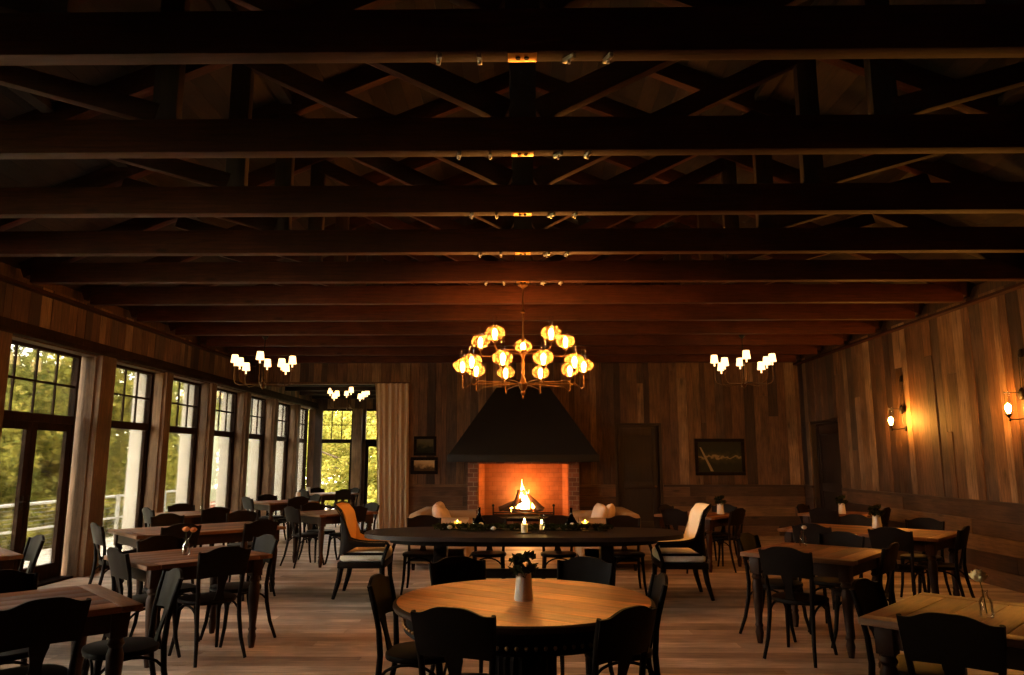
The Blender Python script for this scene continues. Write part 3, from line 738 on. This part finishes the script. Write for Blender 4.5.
# ------------------------------------------------------------------ tables
def make_table(A, B):
    """rectangular farmhouse table, A along local x, B along local y"""
    t = thing('dining_table', 'table', 'table'); a, c = A/2, B/2
    b = MB(); n = 6; bw = .11
    for k in range(n):
        y0, y1 = -c+B*k/n, -c+B*(k+1)/n; b.box(-a+bw+.002, y0+.0015, .728, a-bw-.002, y1-.0015, .762, .003)
    b.build('tabletop', 'table', t)
    for s in (-1, 1):
        b = MB(); x0, x1 = sorted((s*a, s*(a-bw))); b.box(x0, -c, .727, x1, c, .7625, .005); b.build('breadboard_end', 'table_y', t)
    b = MB(); i = .075
    b.box(-a+i, -c+i, .615, a-i, -c+i+.022, .727); b.box(-a+i, c-i-.022, .615, a-i, c-i, .727); b.box(-a+i, -c+i+.022, .615, -a+i+.022, c-i-.022, .727); b.box(a-i-.022, -c+i+.022, .615, a-i, c-i-.022, .727)
    b.build('apron', 'tableleg', t, smooth=False)
    pf = [(.0, 0), (.022, 0), (.03, .05), (.036, .09), (.028, .13), (.036, .15), (.028, .17), (.034, .26), (.044, .42), (.046, .49), (.034, .53), (.047, .55), (.036, .575), (.045, .59)]
    for sx in (-1, 1):
        for sy in (-1, 1):
            p = (sx*(a-.1), sy*(c-.1), 0); b = MB(); b.lathe(pf, 14, p); b.box(p[0]-.045, p[1]-.045, .585, p[0]+.045, p[1]+.045, .727, .004); b.build('leg', 'tableleg', t, 40)
    return t
TQ = make_table(1.04, .95); TLg = make_table(1.7, 1.05); tu = [False, False]
def table(x, y, rot, label, long=False):
    src = TLg if long else TQ; k = 1 if long else 0
    g = 'square wooden dining tables' if not long else 'oblong wooden dining tables'
    if not tu[k]:
        tu[k] = True; src.location = (x, y, 0); src.rotation_euler = (0, 0, R(rot)); src['label'] = label; src['group'] = g; return src
    return dup(src, (x, y, 0), R(rot), label, g)
def square_set(x, y, name, sides, rot=46, d=.60, adj={}):
    """chairs on the named sides; label = side + name.  side directions: nr/nl/fr/fl = toward/away from the camera, right/left"""
    dirs = {'nr': rot-90, 'fr': rot, 'fl': rot+90, 'nl': rot+180}
    words = {'nr': 'near right', 'nl': 'near left', 'fr': 'far right', 'fl': 'far left'}
    for s in sides:
        ox, oy, da = adj.get(s, (0, 0, 0)); a = R(dirs[s]); dd = d+(.1 if s in ('fr', 'nl') else 0)
        chair_back(x+cos(a)*dd+ox, y+sin(a)*dd+oy, dirs[s]+180+da, 'dark bentwood chair, %s side of the %s' % (words[s], name), 'chairs around the square tables')

T1 = 'bare table nearest the camera, window side'
table(-2.84, 4.3, 44, 'square wooden table nearest the camera on the window side'); square_set(-2.84, 4.3, T1, ('nr', 'fr', 'nl', 'fl'), 44, .62, {'nr': (0, 0, 4), 'fr': (.1, .03, -6)})
T2 = 'table holding two apricot flowers'
table(-2.86, 6.5, 47, 'square wooden table holding a bottle of two apricot flowers'); square_set(-2.86, 6.5, T2, ('nr', 'fr', 'nl', 'fl'), 47, .6, {'nr': (.03, .01, 0), 'nl': (.12, .03, 0)})
T0 = 'table against the glazed garden door'
table(-4.97, 6.42, 47, 'square wooden table beside the glazed garden door'); square_set(-4.97, 6.42, T0, ('nr', 'fr'), 47, .62)
# long table on the window side
table(-3.86, 9.0, 44, 'oblong wooden table between the window posts and the apricot flower table', True)
T3 = 'oblong table by the window posts'
for bx, by, fc, s in ((-3.74, 8.27, 136, 'near right side, garden end'), (-3.04, 8.78, 140, 'near right side, hall end'), (-4.6, 9.75, -44, 'far left side, garden end'), (-3.85, 10.35, -60, 'far left side, hall end'), (-4.72, 8.35, 44, 'near left end')):
    chair_back(bx, by, fc, 'dark chair, %s of the %s' % (s, T3), 'chairs at the oblong tables')
table(-5.0, 11.55, 46, 'square wooden table against the third window bay with a bud vase'); square_set(-5.0, 11.55, 'bud vase table by the windows', ('nr', 'fl', 'nl'), 46, .62, {'nr': (.0, .05, 0)})
table(-4.72, 14.75, 46, 'square wooden table just before the opening to the bay room'); square_set(-4.72, 14.75, 'table just before the bay room', ('nr', 'nl', 'fl', 'fr'), 46, .62)
table(-2.97, 11.8, 46, 'square wooden table right behind the ochre armchair'); square_set(-2.97, 11.8, 'table behind the ochre armchair', ('nr', 'nl', 'fl', 'fr'), 46, .61)
table(-4.72, 18.35, 46, 'square wooden table inside the bay room under its chandelier'); square_set(-4.72, 18.35, 'table inside the bay room', ('nr', 'nl', 'fl', 'fr'), 46, .61)
# right side
table(2.42, 4.06, 46, 'square wooden table holding a bottle with one cream rose'); square_set(2.42, 4.06, 'table with the cream rose', ('nl', 'nr', 'fl'), 46, .61, {'nl': (0, 0, 8)})
table(2.6, 6.85, 50, 'square wooden table behind the cream rose table, on its left'); square_set(2.6, 6.85, 'middle table on the right of the hall', ('nl', 'fr', 'fl', 'nr'), 50, .62, {'nl': (-.05, -.15, 0)})
table(3.98, 8.86, 138, 'oblong wooden table with a white vase near the right wall', True)
for bx, by, fc, s in ((3.15, 8.38, 48, 'near left side, door end'), (3.78, 7.92, 48, 'near left side, camera end'), (4.64, 8.1, 138, 'camera end'), (4.2, 9.7, 228, 'far right side, door end'), (4.8, 9.17, 228, 'far right side, camera end')):
    chair_back(bx, by, fc, 'dark chair, %s of the oblong table near the right wall' % s, 'chairs at the oblong tables')
table(2.65, 11.4, 46, 'square wooden table behind the cream armchair, by the dark door'); square_set(2.65, 11.4, 'table behind the cream armchair', ('nl', 'fr', 'fl', 'nr'), 46, .61)
table(4.85, 11.6, 46, 'square wooden table in the back corner by the right wall'); square_set(4.85, 11.6, 'table in the back right corner', ('nl', 'fl', 'nr'), 46, .61)

# round table
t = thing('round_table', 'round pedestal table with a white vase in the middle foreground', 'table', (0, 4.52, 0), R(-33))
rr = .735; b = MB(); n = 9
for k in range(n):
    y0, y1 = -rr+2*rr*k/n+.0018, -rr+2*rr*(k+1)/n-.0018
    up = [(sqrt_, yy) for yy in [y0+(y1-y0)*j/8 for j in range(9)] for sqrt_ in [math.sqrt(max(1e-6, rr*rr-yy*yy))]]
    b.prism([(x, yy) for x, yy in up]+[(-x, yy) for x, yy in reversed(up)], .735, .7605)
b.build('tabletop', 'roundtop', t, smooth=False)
b = MB(); b.lathe([(.67, .73), (.75, .725), (.757, .737), (.755, .752), (.7355, .7605), (.7355, .736)], 72); b.build('rim', 'tableleg', t, 30)
b = MB(); b.lathe([(.65, .61), (.68, .605), (.692, .615), (.68, .63), (.675, .7), (.685, .725), (.66, .73)], 72); b.build('apron', 'darkwood', t)
b = MB()
for k in range(90):
    a = k*2*pi/90; b.ball((.692*cos(a), .692*sin(a), .645), .011, .011, .011, 6, 4)
b.build('bead_trim', 'oldbrass', t)
b = MB(); b.lathe([(.3, .61), (.3, .57), (.2, .54), (.16, .5)], 40); b.lathe([(.165, .5), (.19, .46), (.19, .2), (.17, .17)], 48, flute=.06); b.lathe([(.17, .17), (.24, .14), (.26, .08), (.3, .06)], 40); b.build('pedestal', 'darkwood', t, 25)
for k in range(4):
    a = k*pi/2+.3; d = Vector((cos(a), sin(a), 0)); b = MB(); b.tube([d*.12+Vector((0,0,.12)), d*.3+Vector((0,0,.1)), d*.48+Vector((0,0,.05)), d*.54+Vector((0,0,.03))], [.06, .05, .036, .03], 12); b.build('foot', 'darkwood', t)
for bx, by, fc, s in ((-.335, 3.66, 73, 'near left, its back to the camera'), (.49, 3.68, 134, 'near right, turned inward'), (-.86, 4.62, -6, 'far left edge, seen from its side'), (.82, 4.68, 179, 'right edge, seen from its side'), (-.47, 5.46, -64, 'back left, toward the long table'), (.44, 5.46, 244, 'back right, toward the long table')):
    chair_back(bx, by, fc, 'dark bentwood chair at the round table, %s' % s, 'chairs around the round table')

# long table
LY = 8.6
t = thing('long_table', 'long dark rounded table set with candles in front of the fire', 'table', (0, LY, 0))
b = MB(); out = []
for k in range(72):
    a = k*2*pi/72; c, s = cos(a), sin(a); out.append((1.78*abs(c)**.6*(1 if c > 0 else -1), .66*abs(s)**.75*(1 if s > 0 else -1)))
b.prism(out, .715, .762, .008); b.build('tabletop', 'longtop', t, 30)
b = MB(); b.prism([(x*.84, y*.86) for x, y in out], .66, .715); b.build('apron', 'darkwood', t, 30)
for s in (-1, 1):
    b = MB(); b.box(s*.93-.09, -.3, .05, s*.93+.09, .3, .12, .01); b.box(s*.93-.07, -.12, .12, s*.93+.07, .12, .635, .012); b.box(s*.93-.08, -.36, 0, s*.93+.08, .36, .06, .01); b.build('trestle', 'darkwood', t)
b = MB(); b.box(-.86, -.03, .26, .86, .03, .36, .006); b.build('stretcher', 'darkwood', t)
for k, x in enumerate((-1.24, -.42, .42, 1.24)):
    chair_back(x, 9.48, 270, 'dark chair, fire side of the long table, %s from its ochre armchair' % ordn[k], 'chairs along the long table')

# armchairs
def make_armchair(label, loc, face, fab):
    t = thing('armchair', label, 'armchair', loc, R(face-90), 'armchairs at the ends of the long table')
    def shell(u, v, o):
        w = (u-.5)*2; aw = abs(w); sg = 1 if w >= 0 else -1
        if aw < .42:
            q = aw/.42; x, y, top, bot = .29*q**.92, -.255+.035*q**4, 1.05-.015*q**4, .48
            nx, ny = .7*q**6, -1+.3*q**6
        else:
            q = (aw-.42)/.58; x, y = .29+.01*q, -.22+.50*q
            top = .625+.31*math.exp(-(max(0, y+.22)/.03)**2)+.10*math.exp(-max(0, y+.22)/.10); bot = .48+.10*min(1, q/.3)
            nx, ny = 1-.3*(1-q)**8, -.7*(1-q)**8
        z = bot+(top-bot)*v
        y2 = y-max(0, z-.66)*.05-max(0, z-.95)*.75+.02*sin(max(0, min(1, (z-.5)/.5))*pi)
        return (sg*(x+max(0, z-.8)*.03+nx*o), y2+ny*o, z)
    b = MB(); b.sheet(lambda u, v: shell(u, v, -.03), lambda u, v: shell(u, v, .015), 48, 16); b.build('backrest', fab, t, 60)
    b = MB(); b.sheet(lambda u, v: shell(.01+.98*u, .0+.985*v, .016), lambda u, v: shell(.01+.98*u, .0+.985*v, .03), 48, 12); b.build('back_frame', 'darkwood', t, 60)
    b = MB()
    pts = [shell(u/60, 1, .008) for u in range(61)]; b.tube([Vector(p)+Vector((0, 0, .004)) for p in pts], .016, 8); b.build('top_rail', 'darkwood', t)
    b = MB()
    for u in range(2, 119):
        p = shell(u/120, .965, .024); b.ball(p, .006, .006, .006, 5, 4)
    b.build('nail_trim', 'oldbrass', t)
    b = MB(); b.box(-.31, -.27, .34, .31, .27, .41, .01); b.build('seat_frame', 'darkwood', t)
    b = MB(); b.box(-.285, -.25, .41, .285, .27, .53, .035); b.build('seat_cushion', 'cream_fabric', t, 60)
    for s in (-1, 1):
        b = MB(); b.tube([(s*.305, .28, .625), (s*.305, .31, .6), (s*.305, .28, .53), (s*.305, .255, .45), (s*.305, .25, .38)], [.02, .022, .02, .02, .022], 8)
        b.tube([(s*.305, -.14, .62), (s*.305, .08, .615), (s*.305, .28, .62)], .022, 8); b.build('arm', 'darkwood', t)
        b = MB(); b.tube([(s*.305, -.2, .5), (s*.305, .26, .5)], .014, 8); b.build('side_rail', 'darkwood', t)
        b = MB(); b.tube([(s*.27, .235, .36), (s*.275, .245, .2), (s*.27, .255, 0)], [.034, .028, .018], 10); b.build('leg', 'darkwood', t)
        b = MB(); b.tube([(s*.27, -.23, .36), (s*.275, -.255, .2), (s*.28, -.31, 0)], [.034, .03, .02], 10); b.build('leg', 'darkwood', t)
    return t
make_armchair('high-backed ochre armchair with dark frame at the curtain end of the long table', (-1.86, 9.02, 0), 1, 'ochre_fabric')
make_armchair('high-backed cream armchair with dark frame at the far right end of the long table', (1.82, 9.0, 0), 180, 'cream_fabric')

# sofas
def make_sofa(label, loc, face, L=1.7):
    t = thing('sofa', label, 'sofa', loc, R(face-90), 'sofas before the fire'); h = L/2
    b = MB(); b.box(-h, -.42, .1, h, .4, .34, .03); b.build('base', 'sofa', t, 50)
    b = MB(); b.box(-h+.02, -.45, .3, h-.02, -.2, .80, .07); b.build('backrest', 'sofa', t, 60)
    for s in (-1, 1):
        b = MB(); x0, x1 = sorted((s*h, s*(h-.17))); b.box(x0, -.44, .1, x1, .42, .62, .03); b.tube([(s*(h-.08), -.42, .64), (s*(h-.08), .43, .64)], .10, 14); b.build('arm', 'sofa', t, 50)
        b = MB(); x0, x1 = sorted((s*.01, s*(h-.18))); b.box(x0, -.2, .34, x1, .42, .5, .04); b.build('seat_cushion', 'sofa', t, 60)
        for y in (-.36, .34):
            b = MB(); b.lathe([(.02, 0), (.03, .1)], 10, (s*(h-.09), y, 0)); b.build('leg', 'darkwood', t)
    return t
make_sofa('oatmeal sofa left of the hearth facing the other sofa', (-1.22, 11.75, 0), 0); make_sofa('oatmeal sofa right of the hearth facing the other sofa', (1.24, 11.75, 0), 180)
def pillow(label, loc, rx, ry, rz, w=.24):
    b = MB()
    def f(u, v, s):
        a, c = (u-.5)*2, (v-.5)*2; e = max(0, (1-a**4)*(1-c**4))**.6
        return (a*w*(1-.08*(1-c*c)*0-.06*abs(c)), s*(.015+.075*e), c*w*(1-.06*abs(a)))
    b.sheet(lambda u, v: f(u, v, 1), lambda u, v: f(u, v, -1), 14, 14)
    o = b.build('pillow', 'pillow', None, 80); o.location = loc; o.rotation_euler = (R(rx), R(ry), R(rz)); tag(o, label, 'pillow', 'ivory pillows on the sofas')
pillow('ivory pillow slumped on the near end of the left sofa', (-1.2, 11.3, .69), -26, 8, 70, .2)
pillow('ivory pillow upright behind the slumped one on the left sofa', (-1.29, 11.75, .71), -12, -4, 86, .21)
pillow('ivory pillow upright on the near end of the right sofa', (1.12, 11.3, .71), -14, 4, -80, .21)
pillow('ivory pillow leaning beside the upright one on the right sofa', (1.31, 11.75, .69), -16, -10, -92, .2)

# ------------------------------------------------------------------ table dressing
TZ = .763
def flower(t, x, z0, y, h, mat, r=.028):
    b = MB(); b.tube([(0, 0, z0), (x*.4, y*.4, z0+h*.6), (x, y, z0+h)], .0025, 6)
    st = b.build('stem', 'stem', t); b = MB(); rnd = random.Random(int(x*1000)+3)
    for ring, (n, rr, zz, ti) in enumerate(((4, .30, .22, 8), (6, .52, .06, 22), (7, .66, -.16, 42))):
        for k in range(n):
            a = k*2*pi/n+ring*.5; d = Vector((cos(a), sin(a), 0))
            m = Matrix.Rotation(a, 4, 'Z') @ Matrix.Rotation(R(ti), 4, 'Y')
            b.ball(Vector((x, y, z0+h+r*zz))+d*r*rr, r*.17, r*.42, r*.58, 8, 6, m)
    b.ball((x, y, z0+h), r*.5, r*.5, r*.5, 8, 6); b.build('blossom', mat, t, 80)
def bottle(label, loc, flowers, group='bud vases on the tables', H=.135):
    t = thing('bud_vase', label, 'vase', loc, 0, group)
    b = MB(); b.lathe([(.001, 0), (.03, 0), (.033, .01), (.033, H*.55), (.026, H*.68), (.014, H*.78), (.013, H*.95), (.017, H), (.012, H*.96), (.01, H*.8), (.022, H*.66), (.029, H*.54), (.029, .012), (.001, .01)], 18); b.build('glass', 'clear', t, 50)
    for x, y, h, m, r in flowers: flower(t, x, .02, y, h, m, r)
bottle('clear bottle with two apricot flowers on the window side table', (-2.88, 6.48, TZ), [(-.01, 0, .19, 'orange_petal', .03), (.05, .01, .185, 'orange_petal', .03)])
bottle('clear bottle with one cream rose on the right front table', (2.38, 4.02, TZ), [(-.03, -.01, .185, 'cream_petal', .042)])
bottle('clear bottle with a sprig on the table by the third window', (-4.95, 11.6, TZ), [(.0, 0, .2, 'stem', .012)])
bottle('small bottle with a white flower on the middle right table', (2.62, 7.2, TZ), [(.02, 0, .15, 'white_petal', .025)])
def leaves(b, c, rx, ry, rz, n, size, rnd):
    for _ in range(n):
        while True:
            p = Vector((rnd.uniform(-1, 1), rnd.uniform(-1, 1), rnd.uniform(-1, 1)))
            if p.length < 1: break
        p = Vector((c[0]+p.x*rx, c[1]+p.y*ry, c[2]+p.z*rz)); s = size*rnd.uniform(.6, 1.3)
        d = Vector((rnd.uniform(-1, 1), rnd.uniform(-1, 1), rnd.uniform(-.6, .8))).normalized(); u = d.cross(Vector((rnd.uniform(-1, 1), rnd.uniform(-1, 1), rnd.uniform(-1, 1)))).normalized()
        bm = b.bm; v = [bm.verts.new(q) for q in (p-d*s, p+u*s*.45, p+d*s, p-u*s*.45)]; bm.faces.new(v)
def vase(label, loc, sprig=True, group='white ceramic vases'):
    t = thing('ceramic_vase', label, 'vase', loc, 0, group)
    b = MB(); b.lathe([(.001, 0), (.052, 0), (.054, .01), (.048, .08), (.043, .15), (.045, .155), (.039, .15), (.043, .08), (.046, .02), (.001, .015)], 22); b.build('pot', 'ceramic', t, 50)
    if sprig:
        rnd = random.Random(5); b = MB(); leaves(b, (0, 0, .2), .085, .085, .08, 120, .03, rnd)
        for k in range(6): b.tube([(0, 0, .08), (rnd.uniform(-.06, .06), rnd.uniform(-.06, .06), .24)], .002, 5)
        b.build('greenery', 'foliage', t, smooth=False)
vase('white ceramic vase of dark greenery on the round table', (0., 4.47, .7612))
vase('white ceramic vase on the oblong table near the right wall', (4.2, 9.1, TZ)); vase('white ceramic vase on the back right corner table', (4.8, 11.5, TZ)); vase('white ceramic vase on the table behind the cream armchair', (2.95, 11.4, TZ))
vase('white ceramic vase on the table just before the bay room', (-4.55, 15.2, TZ), False); vase('white ceramic vase on the table inside the bay room', (-5.15, 18.0, TZ), False)
# garland and candles on the long table
b = MB(); rnd = random.Random(9)
for k in range(24): leaves(b, (-.95+k*.0826, LY+.08+.04*sin(k), TZ+.052), .09, .12, .026, 46, .03, rnd)
b.tube([(-.95+k*.0826, LY+.08+.04*sin(k), TZ+.01) for k in range(24)], .008, 6)
tag(b.build('garland', 'foliage', smooth=False), 'dark green leaf garland lying along the long table', 'garland')
def candle(label, loc, kind):
    if kind == 'votive':
        t = thing('votive_candle', label, 'candle', loc, 0, 'candles on the long table')
        b = MB(); b.lathe([(.001, 0), (.036, 0), (.04, .02), (.042, .085), (.038, .085), (.036, .02), (.001, .008)], 18); b.build('glass', 'votive', t, 50)
        b = MB(); b.lathe([(.001, .01), (.034, .01), (.034, .045), (.001, .045)], 16); b.build('wax', 'wax', t); zf = .047; r = .012
    elif kind == 'pillar':
        t = thing('pillar_candle', label, 'candle', loc, 0, 'candles on the long table')
        b = MB(); b.lathe([(.001, 0), (.08, 0), (.085, .008), (.001, .008)], 18); b.build('dish', 'oldbrass', t); b = MB(); b.lathe([(.001, .008), (.038, .008), (.038, .1), (.001, .1)], 18); b.build('wax', 'wax', t); zf = .103; r = .014
    else:
        t = thing('hurricane_candle', label, 'candle', loc, 0, 'candles on the long table')
        b = MB(); b.lathe([(.001, 0), (.05, 0), (.05, .01), (.015, .02), (.03, .035), (.034, .1), (.03, .2), (.033, .205), (.028, .2), (.031, .1), (.001, .035)], 18); b.build('glass', 'clear', t, 50)
        b = MB(); b.lathe([(.001, .036), (.02, .036), (.02, .1), (.001, .1)], 12); b.build('wax', 'wax', t); zf = .103; r = .011
    b = MB(); b.lathe([(.001, zf), (r*.8, zf+r*.7), (r, zf+r*1.4), (r*.5, zf+r*3), (.001, zf+r*4.2)], 10); b.build('flame', 'candle_light', t, 80)
candle('glass votive candle at the curtain end of the garland', (-.78, 8.98, TZ), 'votive'); candle('glass votive candle at the door end of the garland', (.73, 9.0, TZ), 'votive')
candle('thick pillar candle on a brass dish amid the garland', (.01, 8.42, TZ), 'pillar'); candle('slim candle in a clear hurricane glass beside the pillar candle', (.2, 8.4, TZ), 'hurricane')
def carafe(label, loc):
    t = thing('carafe', label, 'bottle', loc, 0, 'brown glass carafes'); b = MB()
    b.lathe([(.001, 0), (.085, 0), (.09, .015), (.075, .06), (.03, .13), (.016, .17), (.016, .23), (.02, .235), (.012, .23), (.012, .17), (.026, .128), (.07, .058), (.001, .01)], 20); b.build('glass', 'darkglass', t, 50)
carafe('brown glass carafe near the curtain end of the garland', (-.53, 9.1, TZ)); carafe('brown glass carafe near the door end of the garland', (.57, 9.06, TZ))
for x, y, lab in ((-.83, 8.55, 'white blossom lying at the curtain end of the garland'), (-.33, 8.4, 'white blossom tucked in the garland beside the pillar candle'), (-.5, 8.95, 'white blossom in front of the curtain side carafe'), (.57, 8.92, 'white blossom in front of the door side carafe')):
    t = thing('blossom', lab, 'flower', (x, y, TZ+.03), 0, 'loose blossoms on the long table'); flower(t, .0, -.03, 0, .05, 'white_petal', .03)

# ------------------------------------------------------------------ outside
b = MB(); y = -4
x = -8.75
while x < -6.5: b.box(x+.003, 0, -.09, x+.137, 26, -.05); x += .14
struct(b.build('deck', 'deck', smooth=False), 'pale board deck outside the tall windows', 'deck')
t = thing('deck_railing', 'white cable railing along the edge of the deck', 'railing', (-8.55, 0, -.05))
py = [9.6, 12.7, 15.85, 17.9, 21.0, 24.1]
for yy in py:
    b = MB(); b.box(-.03, yy-.03, 0, .03, yy+.03, .84, .005); b.build('post', 'white_rail', t)
b = MB(); b.tube([(0, 4, .86), (0, 26, .86)], .028, 10); b.build('top_rail', 'white_rail', t)
b = MB(); b.tube([(0, 4, .42), (0, 26, .42)], .024, 10); b.build('lower_rail', 'white_rail', t)
for z in (.08, .15, .22, .29, .36, .49, .56, .63, .70, .77):
    b = MB(); b.tube([(.0, 4, z), (.0, 26, z)], .005, 6); b.build('cable', 'cable', t)
b = MB()
def gz(x, y):
    s = max(0, -8.8-x); return -.35-.05*min(s, 20)+.12*sin(x*.5+y*.3)
gx = [8-k*1.8 for k in range(44)]; gy = [-15+k*1.8 for k in range(52)]
G = [[b.bm.verts.new((x, y, gz(x, y) if x < -8.7 or y > 21.9 else -.4)) for y in gy] for x in gx]
for i in range(len(gx)-1):
    for j in range(len(gy)-1): b.bm.faces.new((G[i][j], G[i+1][j], G[i+1][j+1], G[i][j+1]))
struct(b.build('ground', 'lawn'), 'sloping green lawn outside beyond the deck', 'ground')
def make_tree(mat, seed):
    rnd = random.Random(seed); t = thing('tree', '', 'tree')
    b = MB(); b.tube([(0, 0, -1.2), (.05, 0, .5), (-.05, .05, 2.), (.05, 0, 3.6)], [.2, .16, .12, .06], 10)
    for k in range(7):
        a = rnd.uniform(0, 2*pi); z = rnd.uniform(.6, 3); L = rnd.uniform(1, 2.1); b.tube([(0, 0, z), (cos(a)*L*.5, sin(a)*L*.5, z+.5), (cos(a)*L, sin(a)*L, z+.9)], [.07, .045, .015], 7)
    b.build('trunk', 'bark', t)
    b = MB()
    for k in range(40):
        while True:
            p = Vector((rnd.uniform(-1, 1), rnd.uniform(-1, 1), rnd.uniform(-1, 1)))
            if p.length < 1: break
        leaves(b, (p.x*2.3, p.y*2.3, 2.4+p.z*2.9), .8, .8, .6, 430, .085, rnd)
    b.build('crown', mat, t, smooth=False); return t
TA, TBt = make_tree('leaf_a', 1), make_tree('leaf_b', 2); ta = [0, 0]
TL = 'leafy green tree growing outside beyond the deck railing'
spots = [(-12.5, 14.2), (-13.2, 17.2), (-12.2, 20.2), (-14.4, 22.6), (-16.8, 27.5), (-14.6, 33), (-11.5, 36.5), (-5.8, 29.3), (-3.4, 28.6), (-.8, 30), (-7.6, 36), (-4.6, 34), (-17.5, 19), (-18.6, 24), (-20, 32), (-16.5, 39), (-11.5, 42), (-2, 36), (-17.5, 14.5), (-12.8, 11), (-16, 8)]
for k, (x, y) in enumerate(spots):
    src = (TA, TBt)[k % 2 if k not in (8, 9, 7) else 0]; i = 0 if src is TA else 1; s = random.uniform(.95, 1.3)
    o = src if not ta[i] else dup(src); ta[i] = 1
    o.location = (x, y, -.7+(.25 if y > 27 else 0)); o.rotation_euler = (0, 0, random.uniform(0, 6)); o.scale = (s, s, s); tag(o, TL, 'tree', 'trees beyond the deck railing')
def make_shrub():
    rnd = random.Random(4); t = thing('shrub', 'low leafy shrub growing on the slope behind the deck railing', 'shrub', group='shrubs behind the railing')
    b = MB()
    for k in range(5): a = rnd.uniform(0, 6.3); b.tube([(0, 0, -.3), (cos(a)*.4, sin(a)*.4, .6)], .02, 6)
    b.build('stem', 'bark', t); b = MB()
    for k in range(14): leaves(b, (rnd.uniform(-.8, .8), rnd.uniform(-.8, .8), rnd.uniform(.1, .9)), .45, .45, .4, 110, .085, rnd)
    b.build('foliage', 'leaf_a', t, smooth=False); return t
SH = make_shrub()
for k, (x, y) in enumerate([(-11.2, 13), (-11, 15.2), (-11.4, 17.3), (-10.9, 19.4), (-11.3, 21.6), (-12.4, 23.4), (-14.2, 26.4), (-6.9, 27.4), (-5.2, 26.6), (-3.6, 27.2)]):
    o = SH if k == 0 else dup(SH); o.location = (x, y, gz(x, y)+.05); o.rotation_euler = (0, 0, k*1.3); s = random.uniform(.9, 1.3); o.scale = (s, s, s*.9)
h = thing('house', 'white sided house beyond the deck seen through the windows', 'house', (-10.9, 27.2, -.8), R(12))
b = MB()
for k in range(22): b.box(-1.6, -.03*0, .9+k*.16, 1.6, 3, 1.05+k*.16); b.box(-1.58, .02, .9, 1.58, 3, 4.4) if k == 0 else None
b.build('wall', 'siding', h, smooth=False)
b = MB(); b.box(-1.62, -.02, -.3, 1.62, 3.02, .88); b.build('base_wall', 'brickhouse', h, smooth=False)
b = MB(); b.prism([(-1.9, 4.3), (1.9, 4.3), (0, 5.7)], -.2, 3.2, axis='Y'); b.build('roof', 'roofing', h, smooth=False)

# ------------------------------------------------------------------ light, world, camera
w = bpy.data.worlds.new('sky'); S.world = w; w.use_nodes = True
bg = next(n for n in w.node_tree.nodes if n.type == 'BACKGROUND')
bg.inputs[0].default_value = (1., .91, .78, 1); bg.inputs[1].default_value = 17
sl = bpy.data.lights.new('sun', 'SUN'); sl.energy = 11.0; sl.color = (1., .88, .62); sl.angle = R(3)
so = bpy.data.objects.new('sun', sl); COL.objects.link(so); so.rotation_euler = Vector((-.62, .45, -.75)).to_track_quat('-Z', 'Y').to_euler()

cam = bpy.data.cameras.new('camera'); co = bpy.data.objects.new('camera', cam); COL.objects.link(co); S.camera = co
F = 740.; TH = math.atan(122.5/F); YAW = math.atan(11/F/cos(TH))
co.location = (0, 0, 1.56); co.rotation_euler = (pi/2+TH, 0, YAW)
cam.sensor_width = 36; cam.lens = F/1024*36; cam.clip_start = .05; cam.clip_end = 200
vs = S.view_settings; vs.view_transform = 'Standard'; vs.look = 'None'; vs.gamma = 1; vs.exposure = 0; vs.use_curve_mapping = False
S.cycles.use_denoising = True
S.cycles.max_bounces = 8; S.cycles.diffuse_bounces = 4; S.cycles.transparent_max_bounces = 24; S.cycles.sample_clamp_indirect = 6
